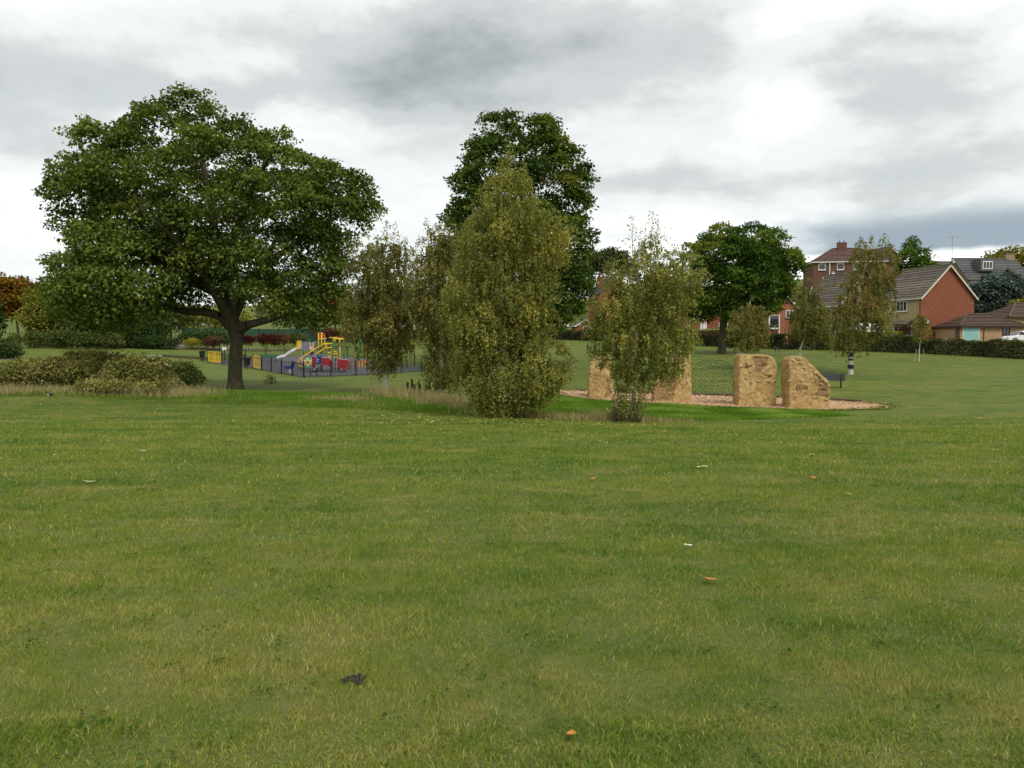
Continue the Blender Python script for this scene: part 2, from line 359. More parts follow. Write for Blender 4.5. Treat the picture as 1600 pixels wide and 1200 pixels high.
M['evergreen'] = leafmat('evergreen_leaf', [(.05, (.010, .018, .006)), (.5, (.025, .042, .012)), (.97, (.06, .085, .025))], trans=.12, k=1.5)
M['laurel'] = leafmat('laurel_leaf', [(.05, (.015, .028, .009)), (.5, (.036, .062, .019)), (.97, (.085, .125, .045))], trans=.15, k=1.5)
M['hedge'] = leafmat('hedge_leaf', [(.05, (.014, .018, .007)), (.45, (.036, .044, .014)), (.75, (.07, .075, .026)), (.97, (.15, .135, .06))], trans=.15, k=1.5)
M['orange'] = leafmat('autumn_orange_leaf', [(.05, (.06, .035, .008)), (.5, (.17, .095, .018)), (.97, (.33, .19, .03))], k=0.85)
M['yellowgreen'] = leafmat('yellow_green_leaf', [(.05, (.045, .050, .010)), (.5, (.11, .115, .020)), (.97, (.23, .20, .04))], k=1.5)
M['yellow'] = leafmat('yellow_leaf', [(.05, (.10, .10, .015)), (.5, (.25, .22, .03)), (.97, (.42, .36, .06))], k=0.95)
M['red'] = leafmat('red_leaf', [(.05, (.05, .015, .012)), (.5, (.13, .035, .028)), (.97, (.25, .07, .05))], k=.62)
M['scarlet'] = leafmat('scarlet_leaf', [(.05, (.10, .015, .012)), (.5, (.30, .03, .03)), (.97, (.48, .06, .06))], k=1.2)
M['russet'] = leafmat('russet_leaf', [(.05, (.05, .025, .015)), (.5, (.13, .065, .035)), (.97, (.22, .12, .07))], k=.8)
M['bluefir'] = leafmat('blue_conifer_leaf', [(.05, (.022, .034, .026)), (.5, (.06, .085, .07)), (.97, (.14, .175, .15))], trans=.1, k=1.3)
M['far'] = leafmat('distant_leaf', [(.05, (.03, .038, .015)), (.5, (.06, .072, .028)), (.97, (.11, .12, .05))], trans=.1, k=1.2)
M['bark'] = m_bark('maple_bark', (.055, .045, .028), (.115, .098, .065))
M['birchbark'] = m_bark('birch_bark', (.52, .49, .42), (.05, .045, .04), True)
M['twig'] = m_bark('birch_twig', (.10, .08, .055), (.20, .17, .12))
M['longgrass'] = leafmat('long_grass', [(.02, (.042, .085, .010)), (.45, (.078, .150, .016)), (.75, (.125, .20, .028)), (.97, (.25, .27, .08))], trans=.3, k=1.55)
M['bankgrass'] = leafmat('bank_grass', [(.02, (.05, .085, .012)), (.45, (.09, .14, .020)), (.75, (.15, .185, .036)), (.97, (.31, .29, .11))], trans=.3, k=1.2)
M['drygrass'] = leafmat('dry_grass', [(.05, (.13, .105, .045)), (.5, (.26, .215, .10)), (.97, (.44, .37, .20))], trans=.3, k=1.45)
M['chip'] = leafmat('bark_chip_piece', [(.05, (.17, .10, .055)), (.5, (.42, .28, .17)), (.97, (.58, .43, .29))], trans=0.0)
M['weed'] = leafmat('weed_leaf', [(.05, (.03, .07, .012)), (.6, (.06, .12, .02)), (.97, (.13, .20, .05))])
M['rock'] = m_rock(); M['pit'] = m_pit()
M['brick'] = m_brick('red_brick', (.205, .055, .028), (.265, .080, .040), (.20, .13, .09))
M['dullbrick'] = m_brick('dull_brick', (.115, .048, .034), (.15, .064, .045), (.14, .10, .08))
M['orangebrick'] = m_brick('orange_brick', (.28, .085, .042), (.33, .115, .060), (.26, .17, .12))
M['tanbrick'] = m_brick('tan_brick', (.33, .19, .095), (.42, .26, .14), (.38, .30, .21))
M['stone'] = m_brick('coursed_stone', (.33, .255, .13), (.44, .36, .20), (.27, .22, .13), .42, .16, .5)
M['darkstone'] = m_brick('weathered_stone', (.24, .185, .105), (.32, .25, .15), (.20, .16, .10), .42, .18, .6)
M['tile'] = m_tile('brown_grey_tile', (.095, .078, .062), (.175, .148, .118))
M['browntile'] = m_tile('brown_tile', (.075, .048, .036), (.14, .095, .07))
M['redtile'] = m_tile('red_brown_tile', (.085, .048, .038), (.14, .085, .066))
M['slate'] = m_tile('slate', (.055, .058, .062), (.12, .12, .115))
M['white'] = simple('white_paint', (.74, .74, .71), dirt=.12, rough=.45)
M['cream'] = simple('cream_render', (.62, .56, .44), dirt=.2, rough=.8)
M['glass'] = simple('window_glass', (.022, .026, .028), rough=.08, spec=.6)
M['darkred'] = simple('dark_red_paint', (.17, .028, .022), rough=.5)
M['turq'] = simple('turquoise_paint', (.26, .50, .46), dirt=.12, rough=.5)
M['paleblue'] = simple('pale_blue_paint', (.36, .55, .62), dirt=.12, rough=.5)
M['brownpaint'] = simple('brown_paint', (.055, .03, .02), rough=.5)
M['concrete'] = simple('concrete', (.36, .34, .29), (.26, .25, .21), rough=.9, bmp=.3)
M['black'] = simple('black_metal', (.012, .012, .014), rough=.45, dirt=.1)
M['greymetal'] = simple('grey_metal', (.30, .31, .32), rough=.4, metal=.6)
M['steel'] = simple('polished_steel', (.78, .79, .80), rough=.3, metal=.35, dirt=.1)
M['benchgrey'] = simple('slate_grey_slat', (.045, .052, .058), rough=.55)
M['yellowp'] = simple('yellow_paint', (.72, .46, .02), rough=.4, dirt=.15)
M['redp'] = simple('red_panel', (.33, .022, .030), rough=.45)
M['orangep'] = simple('orange_panel', (.46, .10, .02), rough=.45)
M['bluep'] = simple('blue_panel', (.012, .045, .22), rough=.4)
M['purplep'] = simple('purple_panel', (.09, .04, .25), rough=.45)
M['greenp'] = simple('green_paint', (.012, .15, .05), rough=.45)
M['benchgreen'] = simple('bench_green', (.012, .085, .040), rough=.5)
M['lightgreen'] = simple('light_green_panel', (.06, .34, .17), rough=.45)
M['greyp'] = simple('grey_panel', (.20, .20, .24), rough=.5)
M['beigep'] = simple('beige_panel', (.60, .44, .26), rough=.5)
M['whitep'] = simple('white_print', (.8, .8, .78), rough=.5, dirt=.1)
M['rubber'] = simple('rubber_surface', (.052, .052, .062), (.085, .082, .09), scale=1.2, rough=.9, bmp=.3)
M['path'] = simple('tarmac_path', (.20, .185, .16), (.15, .14, .12), rough=.9, bmp=.3)
M['soil'] = simple('bare_soil', (.13, .095, .055), (.08, .06, .035), rough=.95, bmp=.6)
M['core'] = simple('twig_core_fill', (.022, .018, .011), rough=.95)
M['mesh_green'] = simple('green_mesh', (.012, .055, .036), (.03, .06, .035), scale=.6, rough=.6)
M['rope'] = simple('dark_rope', (.030, .032, .022), rough=.9)
M['knot'] = simple('cream_knot', (.55, .50, .28), rough=.6)
M['timber'] = simple('stake_timber', (.34, .28, .17), rough=.8)
M['log'] = simple('timber_edge', (.10, .075, .045), rough=.9, bmp=.4)
M['tyre'] = simple('tyre_rubber', (.012, .012, .012), rough=.8)
def paint(name, c):
    m, nb, out = newmat(name); p = principled(nb, out, c, .3, .5); p.inputs['Coat Weight'].default_value = .6; return m
M['carred'] = paint('car_red', (.38, .016, .014)); M['carsilver'] = paint('car_silver', (.42, .44, .46)); M['carwhite'] = paint('car_white', (.75, .75, .73)); M['cardark'] = paint('car_dark', (.02, .022, .028))
M['skin'] = simple('skin', (.50, .30, .21), dirt=.1); M['hair'] = simple('fair_hair', (.34, .27, .17)); M['jacket'] = simple('dark_red_jacket', (.17, .028, .04)); M['trousers'] = simple('dark_trousers', (.022, .022, .028)); M['fur'] = simple('black_fur', (.010, .010, .011), rough=.6)
M['plumage'] = simple('black_plumage', (.010, .011, .015), rough=.4); M['belly'] = simple('white_plumage', (.75, .74, .72), dirt=.1)
M['leafyellow'] = leafmat('fallen_leaf', [(.05, (.22, .15, .04)), (.5, (.38, .31, .07)), (.97, (.56, .49, .22))], trans=.15)
M['leaforange'] = simple('orange_fallen_leaf', (.52, .24, .055), (.38, .16, .03), scale=30, rough=.7)
M['paper'] = simple('white_paper', (.78, .78, .75), dirt=.1, rough=.8)
M['litter'] = simple('pale_wrapper', (.66, .62, .40), dirt=.2, rough=.6)
M['dung'] = simple('dark_droppings', (.028, .025, .026), (.06, .052, .048), scale=40, rough=.85, bmp=.8)

# ------------------------------------------------------------------ the ground
def graded(lo, hi, fine_lo, fine_hi, s0, s1):
    a = list(np.arange(fine_lo, fine_hi, s0)); x = fine_hi; s = s0
    while x < hi: a.append(x); s = min(s * 1.15, s1); x += s
    a.append(hi); x = fine_lo; s = s0; pre = []
    while x > lo: s = min(s * 1.15, s1); x -= s; pre.append(max(x, lo))
    return np.array(sorted(set(pre + a)))
gx = graded(-700, 700, -45, 65, .75, 25); gy = graded(-150, 900, -3, 75, .75, 25)
XX, YY = np.meshgrid(gx, gy); ZZ = gza(np.stack([XX.ravel(), YY.ravel()], 1))
ridge = np.maximum(0, np.minimum((YY.ravel() - 330) / 200, 1)); ZZ = ZZ * (1 - ridge) + ridge * np.minimum(ZZ, 34)
rr = np.random.default_rng(3)
me = bpy.data.meshes.new('lawn'); nx, ny = len(gx), len(gy)
idx = np.arange(nx * ny).reshape(ny, nx)
FA = np.stack([idx[:-1, :-1], idx[:-1, 1:], idx[1:, 1:], idx[1:, :-1]], -1).reshape(-1, 4)
me.vertices.add(nx * ny); me.vertices.foreach_set('co', np.stack([XX.ravel(), YY.ravel(), ZZ], 1).astype(np.float32).ravel())
me.loops.add(len(FA) * 4); me.loops.foreach_set('vertex_index', FA.ravel().astype(np.int32)); me.polygons.add(len(FA)); me.polygons.foreach_set('loop_start', np.arange(0, len(FA) * 4, 4, dtype=np.int32))
me.update(calc_edges=True); me.polygons.foreach_set('use_smooth', [True] * len(FA)); me.materials.append(M['lawn'])
tag(link('ground', me), 'mown park lawn dipping from the viewer and rising to the houses', 'lawn', kind='structure')

def drape(name, poly, mat, lift, label, cat, step=.6, kind='structure', jag=0.0):
    """a sheet that follows the ground inside a plan polygon"""
    bm = bmesh.new(); pts = []
    n = len(poly)
    for i in range(n):
        a, c = Vector(poly[i]), Vector(poly[(i + 1) % n]); k = max(1, int((c - a).length / step))
        for j in range(k):
            p = a.lerp(c, j / k); w = jag * mnoise.noise((p.x * 1.3, p.y * 1.3, 3)); pts.append((p.x + w, p.y + w))
    f = bm.faces.new([bm.verts.new((x, y, 0)) for x, y in pts])
    xs = [p[0] for p in pts]; ys = [p[1] for p in pts]
    for lo, hi, ax in ((min(xs), max(xs), 0), (min(ys), max(ys), 1)):
        t = lo + step
        while t < hi:
            no = (1, 0, 0) if ax == 0 else (0, 1, 0); co = (t, 0, 0) if ax == 0 else (0, t, 0)
            bmesh.ops.bisect_plane(bm, geom=bm.verts[:] + bm.edges[:] + bm.faces[:], plane_co=co, plane_no=no); t += step
    zz = gza([(v.co.x, v.co.y) for v in bm.verts])
    for v, z in zip(bm.verts, zz): v.co.z = z + lift
    bmesh.ops.recalc_face_normals(bm, faces=bm.faces)
    if sum(f.normal.z for f in bm.faces) < 0: bmesh.ops.reverse_faces(bm, faces=bm.faces)
    me = bpy.data.meshes.new(name); bm.to_mesh(me); bm.free(); me.materials.append(mat)
    me.polygons.foreach_set('use_smooth', [True] * len(me.polygons))
    return tag(link(name, me), label, cat, kind=kind)
PITC, PITA, PITL, PITW = Vector((9.8, 38.5)), math.atan2(-5.3, 14.8), 8.0, 3.3
pit = []
for k in range(64):
    a = 2 * math.pi * k / 64; e = Vector((math.copysign(abs(math.cos(a)) ** .8, math.cos(a)) * PITL, math.copysign(abs(math.sin(a)) ** .8, math.sin(a)) * PITW))
    pit.append((PITC.x + e.x * math.cos(PITA) - e.y * math.sin(PITA), PITC.y + e.x * math.sin(PITA) + e.y * math.cos(PITA)))
drape('bark_pit', pit, M['pit'], .03, 'orange brown bark chip pit under the climbing boulders', 'pit', .5, jag=.18)
def in_pit(x, y, k=1.0):
    dx, dy = x - PITC.x, y - PITC.y; u = dx * math.cos(PITA) + dy * math.sin(PITA); v = -dx * math.sin(PITA) + dy * math.cos(PITA)
    return (np.abs(u) / (PITL * k)) ** 2.4 + (np.abs(v) / (PITW * k)) ** 2.4 < 1
_r = np.random.default_rng(12); n = 3200; _a = _r.uniform(0, 2 * math.pi, n); _q = np.where(_r.random(n) < .6, _r.random(n) ** .5, _r.normal(1.0, .035, n))
_u = np.sign(np.cos(_a)) * np.abs(np.cos(_a)) ** .8 * PITL * _q; _v = np.sign(np.sin(_a)) * np.abs(np.sin(_a)) ** .8 * PITW * _q
_x = PITC.x + _u * math.cos(PITA) - _v * math.sin(PITA); _y = PITC.y + _u * math.sin(PITA) + _v * math.cos(PITA)
BARKCHIP = (_x, _y)
# playground surface
PG = [gp(475, 60), gp(316, 83), None, gp(690, 73)]
PG[2] = Vector((PG[1].x + PG[3].x - PG[0].x, PG[1].y + PG[3].y - PG[0].y, 0)); PG[2].z = gz(PG[2].x, PG[2].y)
cen = sum((Vector((p.x, p.y)) for p in PG), Vector((0, 0))) / 4
drape('playground_surface', [tuple(cen + (Vector((p.x, p.y)) - cen) * 0.985) for p in PG], M['rubber'], .03, 'dark grey rubber safety surface inside the railings', 'playground surface', 1.5)
pa = [(gp(-90, 66), 1.2), (gp(30, 72), 1.0), (gp(60, 76), .9), (gp(120, 84), .8), (gp(240, 88), .7), (gp(330, 87), .7)]
drape('path', [(p.x, p.y - w) for p, w in pa] + [(p.x, p.y + w) for p, w in reversed(pa)], M['path'], .025, 'grey tarmac path leading to the yellow gate', 'path', 1.5)
bed = [(130, 103), (300, 101), (440, 104), (540, 108), (540, 116), (420, 112), (280, 109), (130, 110)]
drape('flower_bed', [(gp(p, d).x, d) for p, d in bed], M['soil'], .03, 'bare brown soil bed under the far shrubs', 'flower bed', 2.0)

# ------------------------------------------------------------------ plants
def unit(a): return a / np.maximum(np.linalg.norm(a, axis=-1, keepdims=True), 1e-9)
def leaf_faces(P, A, N, L, W):
    """rhombic leaves: P base, A axis, N normal, L length (n,), W width (n,)"""
    A = unit(A); S = unit(np.cross(N, A)); Nn = np.cross(A, S)
    L = L[:, None]; W = W[:, None]
    m = P + A * L * .45 + Nn * W * .12
    return np.stack([P, m + S * W * .5, P + A * L - Nn * L * .10, m - S * W * .5], 1).reshape(-1, 3)
def inside(poly, x, z):
    c = False; n = len(poly)
    for i in range(n):
        x1, z1 = poly[i]; x2, z2 = poly[(i + 1) % n]
        if (z1 > z) != (z2 > z) and x < (x2 - x1) * (z - z1) / (z2 - z1) + x1: c = not c
    return c
def edge_dist(poly, x, z):
    P = np.array(poly); Q = np.roll(P, -1, 0); d = Q - P; t = np.clip((((x, z) - P) * d).sum(1) / np.maximum((d * d).sum(1), 1e-9), 0, 1)
    return float(np.sqrt((((x, z) - (P + d * t[:, None])) ** 2).sum(1)).min())
def plant(name, label, cat, base, outline, d=None, group=None, leaf='maple', bark='bark', nclump=120, cr=1.0, nleaf=400, ls=.22, lw=.75, depth=.9, trunk_r=.4,
          trunk=None, limbs=(), droop=False, seed=1, squash=.72, extra=(), spiky=0.0, tip=.012, crown_name='crown', stems=0, gap=.8, accent=None, inner=0.0, upright=0.0, trunk_name='trunk', wisps=0, leaders=()):
    """outline in picture px round the foot (px,d) -> a crown volume with real depth; clumps of leaves on a branching frame"""
    rng = np.random.default_rng(seed); rd = random.Random(seed)
    bpx, d = base; B = gp(bpx, d); s = d / F
    q = at(bpx, 0, d); # picture row of the foot
    bpy_ = HY + (CAM_H - B.z) / s
    T = lambda p: ((p[0] - bpx) * s, (bpy_ - p[1]) * s)
    poly = [T(p) for p in outline]; xs = [p[0] for p in poly]; zs = [p[1] for p in poly]
    def span(z):
        h = []
        for i in range(len(poly)):
            (x1, z1), (x2, z2) = poly[i], poly[(i + 1) % len(poly)]
            if (z1 > z) != (z2 > z): h.append(x1 + (x2 - x1) * (z - z1) / (z2 - z1))
        return (min(h), max(h)) if len(h) > 1 else (0, 0)
    cl = []; tries = 0
    while len(cl) < nclump and tries < nclump * 60:
        tries += 1
        x = rng.uniform(min(xs), max(xs)); z = rng.uniform(min(zs), max(zs))
        if not inside(poly, x, z) or edge_dist(poly, x, z) < cr * .5: continue
        a, c = span(z); hw = max((c - a) / 2, .05); xc = (a + c) / 2
        t = hw * depth * math.sqrt(max(0, 1 - ((x - xc) / hw) ** 2))
        t = max(t - cr * .4, 0.0)
        y = t * (1 if rng.random() < .5 else -1) * rng.random() ** .45
        p = np.array((x, y, z))
        if cl and tries < nclump * 45 and min(np.sum((p - o[0]) ** 2 * (1, 1, 1.3)) for o in cl) < (cr * gap) ** 2: continue
        cl.append((p, cr * rng.uniform(.7, 1.25)))
    for (px, py, dy, r) in extra:
        x, z = T((px, py)); cl.append((np.array((x, dy, z)), r))
    root = empty(name, B); tag(root, label, cat, group)
    # ---- frame
    nodes = []; par = []; fixed = []
    def add(p, pa, r=None): nodes.append(np.array(p, float)); par.append(pa); fixed.append(r); return len(nodes) - 1
    tk = [(bpx, bpy_ + 4, trunk_r * 1.0)] + (trunk or [])
    if trunk is None:
        top = max(zs); zlow = min(zs)
        xc0 = sum(span(zlow + (top - zlow) * .5)) / 2
        tk = [(bpx, bpy_ + 4, trunk_r)] + [(bpx + (xc0 / s) * f, bpy_ - (top * f) / s, trunk_r * (1 - .88 * f)) for f in (.12, .25, .4, .55, .7, .82, .93)]
    tnode = []; prev = -1; tp = []
    for i, (px, py, r) in enumerate(tk):
        x, z = T((px, py)); p = np.array((x, 0.0 if i < 2 else rng.normal(0, r * .5), z)); prev = add(p, prev, r); tnode.append(prev); tp.append(p)
    for lb in limbs:
        k = tnode[lb[0]] if lb[0] < len(tnode) else tnode[-1]; dyt = lb[1]
        m = len(lb) - 2
        for j, (px, py, r) in enumerate(lb[2:]):
            x, z = T((px, py)); k = add((x, dyt * (j + 1) / m, z), k, r)
    order = sorted(range(len(cl)), key=lambda i: min(np.linalg.norm(cl[i][0] - nodes[j]) for j in range(len(nodes))))
    NA = np.array(nodes)
    for i in order:
        c, r = cl[i]
        dv = c - NA; dist = np.linalg.norm(dv, axis=1); pen = np.where(NA[:, 2] > c[2] - .15 * dist, .8 * dist, 0)
        pen = pen + np.where(NA[:, 2] < .18 * max(zs), 3.0, 0)
        j = int(np.argmin(dist + pen)); a = NA[j]; L = dist[j]
        if L < .15: continue
        nseg = 2 if L < 1.2 else 3
        mid = a + (c - a) * .5 + np.array((0, 0, .12 * L * (1 if not droop else 1.5))) + rng.normal(0, .07 * L, 3)
        k = j
        for t in np.linspace(0, 1, nseg + 1)[1:]:
            k = add((1 - t) ** 2 * a + 2 * t * (1 - t) * mid + t * t * c, k)
            NA = np.vstack([NA, nodes[k]])
    cnt = np.zeros(len(nodes))
    for i in range(len(nodes) - 1, -1, -1):
        cnt[i] = max(cnt[i], 1)
        if par[i] >= 0: cnt[par[i]] += cnt[i]
    rad = [fixed[i] if fixed[i] else min(tip * cnt[i] ** .55, trunk_r * .5) for i in range(len(nodes))]
    mb = MB(); o = np.array(B)
    tset = set(tnode)
    for i in range(len(nodes)):
        if par[i] < 0 or (i in tset and par[i] in tset): continue
        rp = min(rad[par[i]], rad[i] * 1.9)
        mb.tube([Vector(nodes[par[i]]), Vector(nodes[i])], [rp, rad[i]], 5 if rad[i] < .06 else 7, cap=False)
    for k in range(stems):
        x = rng.uniform(min(xs), max(xs)) * .8; y = rng.uniform(-.5, .5) * (max(xs) - min(xs)) * depth * .5; h = max(zs) * rng.uniform(.4, .75)
        g0 = gz(B.x + x, B.y + y) - B.z - .05
        mb.tube([(x, y, g0), (x + rng.normal(0, .1), y, h * .5), (x + rng.normal(0, .25), y + rng.normal(0, .2), h)], [.03, .02, .008], 5)
    if trunk_r > 0.0:
        tb = MB(); P = []; RR = []
        for a in range(len(tp) - 1):
            m = 4 if a < 3 else 2
            for j in range(m):
                t = j / m; P.append(tp[a] * (1 - t) + tp[a + 1] * t); RR.append(tk[a][2] * (1 - t) + tk[a + 1][2] * t)
        P.append(tp[-1]); RR.append(tk[-1][2])
        n = 14 if trunk_r > .2 else 9
        tb.tube(P, RR, n); V = []
        for v in tb.v:
            h = v[2]; v = Vector(v); ax = Vector((np.interp(h, [p[2] for p in P], [p[0] for p in P]), 0, h)); rr_ = (v - ax)
            k = 1 + .55 * math.exp(-max(h, 0) / (trunk_r * 1.1)) * (1 + .35 * math.sin(5 * math.atan2(rr_.y, rr_.x))) * .6 + .10 * mnoise.noise(v * (1.2 / max(trunk_r, .08)) * .5)
            V.append((ax.x + rr_.x * k, rr_.y * k, h))
        tb.v = V
        tb.build(trunk_name, M[bark], root, local=True, smooth=True)
    if mb.v: mb.build('branches', M[bark if not droop else 'twig'], root, local=True, smooth=True)['kind'] = 'stuff'
    # ---- leaves
    PP, AA, NN, LL, TT = [], [], [], [], []
    zc = (min(zs) + max(zs)) / 2; cen_ = np.array((sum(xs) / len(xs), 0, min(zs) + (max(zs) - min(zs)) * .45))
    for c, r in cl:
        tone = float(np.clip(rng.normal(.5, .2 if not droop else .26), 0, 1))
        if accent:
            for (px, py, rad_, tv) in accent:
                x, z = T((px, py))
                if (c[0] - x) ** 2 + (c[2] - z) ** 2 < (rad_ * s) ** 2 and rng.random() < .75: tone = tv
        n = max(6, int(nleaf * (r / cr) ** 2))
        if droop:
            ns = max(4, n // 16); st = rng.normal(0, .42, (ns, 3)) * r * (1, 1, .55); out = unit(st * (1, 1, 0) + rng.normal(0, .2, (ns, 3)) + (c - (0, 0, c[2])) * .12)
            ln = r * rng.uniform(.5, 1.75, ns)
            si = rng.integers(0, ns, n); t = rng.random(n) ** .85
            p = c + st[si] + out[si] * (np.minimum(t, .5) * .5 * ln[si])[:, None] * (1, 1, .3) - np.stack([0 * t, 0 * t, (t ** 1.5) * ln[si]], 1) + rng.normal(0, .045 * max(r, .5), (n, 3))
            a = rng.normal(0, .55, (n, 3)) + (0, 0, -.75); nn = rng.normal(0, 1, (n, 3)) + (0, -.25, .35)
        else:
            u = unit(rng.normal(0, 1, (n, 3)) + unit((c - cen_)[None]) * .6 + (0, 0, .75))
            rr_ = r * (.45 + .62 * rng.random(n) ** .6); rr_ = np.where(rng.random(n) < spiky, rr_ * 1.35, rr_)
            lump = 1 + .24 * np.sin(u[:, 0] * 5 + c[0] * 3) * np.sin(u[:, 1] * 5 + c[1]) + .16 * np.sin(u[:, 2] * 8 + c[2] * 2)
            p = c + u * (rr_ * lump)[:, None] * (1, 1, squash)
            a = u * .5 + rng.normal(0, .6, (n, 3)) + (0, 0, -.28 + upright); nn = u * .5 + rng.normal(0, .45, (n, 3)) + (0, 0, .75)
        PP.append(p); AA.append(a); NN.append(nn); LL.append(ls * rng.uniform(.6, 1.3, n)); TT.append(np.clip(np.full(n, tone) + rng.normal(0, .05, n), 0, 1))
    if wisps:
        tw = MB(); k = 0; guard = 0
        tops = [T(p) for p in leaders]
        while k < wisps and guard < wisps * 200:
            guard += 1; x = rng.uniform(min(xs), max(xs)); z = rng.uniform(min(zs), max(zs))
            if not inside(poly, x, z) or edge_dist(poly, x, z) > cr * .9: continue
            a_, c_ = span(z); hw = max((c_ - a_) / 2, .05); xc = (a_ + c_) / 2; u_ = float(np.clip((x - xc) / hw, -1, 1)); ph = math.sqrt(max(0, 1 - u_ * u_)) * (1 if rng.random() < .5 else -1)
            p0 = np.array((x, ph * hw * depth * .6, z)); dr = np.array((u_ * .8 + rng.normal(0, .25), ph * .6, rng.uniform(.1, .9))); ln = cr * rng.uniform(.9, 2.1); k += 1
            p1 = p0 + unit(dr) * ln * .55; p2 = p1 + np.array((dr[0] * .3, dr[1] * .3, -.55)) * ln * .7
            n = max(8, int(nleaf * .11)); t = rng.random(n)[:, None]; p = (1 - t) ** 2 * p0 + 2 * t * (1 - t) * p1 + t * t * p2 + rng.normal(0, .05, (n, 3))
            PP.append(p); AA.append(rng.normal(0, .6, (n, 3)) + (0, 0, -.5)); NN.append(rng.normal(0, 1, (n, 3)) + (0, 0, .4)); LL.append(ls * rng.uniform(.6, 1.2, n)); TT.append(np.clip(rng.normal(.55, .2, n), 0, 1))
            tw.tube([Vector(p0), Vector((p0 + p1) / 2), Vector(p1 * .6 + p2 * .2 + p0 * .2), Vector(p2)], [tip, tip * .8, tip * .6, tip * .4], 4, cap=False)
        for (tx_, tz_) in tops:
            p0 = np.array((tx_ * .8, 0, tz_ - 1.3)); p1 = np.array((tx_, 0, tz_)); tw.tube([Vector(p0), Vector(p1)], [.012, .004], 5)
            n = int(nleaf * .55); t = rng.random(n) ** 1.3; p = p0 + (p1 - p0) * t[:, None] + rng.normal(0, 1, (n, 3)) * (.05 + .26 * (1 - t))[:, None] * (1, 1, .8)
            PP.append(p); AA.append(rng.normal(0, .6, (n, 3)) + (0, 0, -.2)); NN.append(rng.normal(0, 1, (n, 3)) + (0, 0, .4)); LL.append(ls * rng.uniform(.6, 1.1, n)); TT.append(np.clip(rng.normal(.6, .15, n), 0, 1))
        tw.build('twigs', M['twig'], root, local=True)['kind'] = 'stuff'
    PP = np.concatenate(PP); AA = np.concatenate(AA); NN = np.concatenate(NN); LL = np.concatenate(LL); TT = np.concatenate(TT)
    keep = PP[:, 2] > (gza(PP[:, :2] + np.array((B.x, B.y))) - B.z + .03)
    PP, AA, NN, LL, TT = PP[keep], AA[keep], NN[keep], LL[keep], TT[keep]
    V = leaf_faces(PP, AA, NN, LL, LL * lw)
    me = quads_mesh(crown_name, V, 4, M[leaf], {'rnd': rng.random(len(PP)), 'tone': TT})
    link(crown_name, me, root, local=True)
    return root

def ell(cx, cy, rx, ry, n=14, flat=None, wob=.0, seed=0):
    rd = random.Random(seed); o = []
    for k in range(n):
        a = 2 * math.pi * k / n; w = 1 + rd.uniform(-wob, wob); x, y = cx + rx * math.cos(a) * w, cy - ry * math.sin(a) * w
        if flat is not None: y = min(y, flat)
        o.append((x, y))
    return o

# --- the broad maple by the playground
OUT = [(128, 478), (122, 430), (135, 392), (122, 350), (108, 312), (114, 268), (134, 240), (158, 216), (208, 200), (240, 180), (270, 160), (305, 154), (345, 168), (392, 190), (430, 210), (470, 214), (505, 238), (548, 262), (582, 290), (598, 330), (575, 352), (548, 380),
       (545, 425), (538, 462), (522, 500), (500, 522), (470, 505), (440, 490), (405, 478), (372, 470), (330, 482), (290, 488), (250, 500), (205, 512), (170, 518), (140, 505)]
plant('maple_tree', 'broad spreading dark green maple beside the playground', 'tree', (367, 40), OUT, leaf='maple', nclump=255, cr=1.0, nleaf=500, ls=.165, lw=.85, depth=.62, trunk_r=.36, seed=11, squash=.66, gap=1.0,
      trunk=[(368, 575, .33), (369, 540, .32), (366, 515, .40), (362, 500, .40), (362, 470, .30), (350, 420, .26), (340, 370, .21), (335, 320, .16), (325, 260, .11), (318, 210, .07)],
      limbs=[(3, 1.2, (345, 494, .24), (318, 487, .22), (285, 486, .19), (240, 478, .14), (190, 460, .10), (140, 430, .07)), (3, -1.0, (392, 508, .22), (425, 500, .19), (455, 490, .15), (495, 462, .11), (530, 430, .07)),
             (5, -2.2, (310, 440, .2), (262, 410, .16), (205, 390, .12), (150, 350, .08)), (5, 2.0, (395, 425, .2), (440, 390, .16), (490, 350, .12), (540, 320, .07)), (6, 3, (300, 370, .16), (240, 310, .12), (170, 270, .07)), (6, -3, (390, 350, .16), (430, 290, .12), (470, 250, .07)),
             (4, 4, (380, 440, .18), (400, 390, .14), (410, 330, .1)), (4, -4.5, (340, 430, .18), (320, 390, .14), (290, 350, .1))],
      extra=[(187, 430, -3.6, 1.2), (222, 396, -4.0, 1.25), (262, 412, -4.1, 1.2), (212, 455, -4.2, 1.3), (172, 470, -3.6, 1.2), (248, 450, -4.4, 1.25), (278, 462, -3.8, 1.1), (164, 425, -3.0, 1.0), (202, 382, -3.4, 1.0), (252, 384, -3.6, 1.0), (192, 492, -3.2, 1.1), (237, 485, -3.6, 1.15), (154, 492, -2.6, 1.0), (272, 492, -3.0, 1.0), (147, 455, -2.4, 1.0), (207, 505, -2.2, .9), (560, 300, 0, 1.0), (572, 325, -.6, .95), (552, 350, .8, 1.0), (548, 318, -1.5, 1.0), (535, 385, -.8, 1.0), (528, 420, .5, 1.0), (480, 500, 0, .9), (500, 490, -1, 1.0), (410, 460, -2.5, 1.0)],
      accent=[(190, 430, 95, .66), (340, 300, 60, .68)])
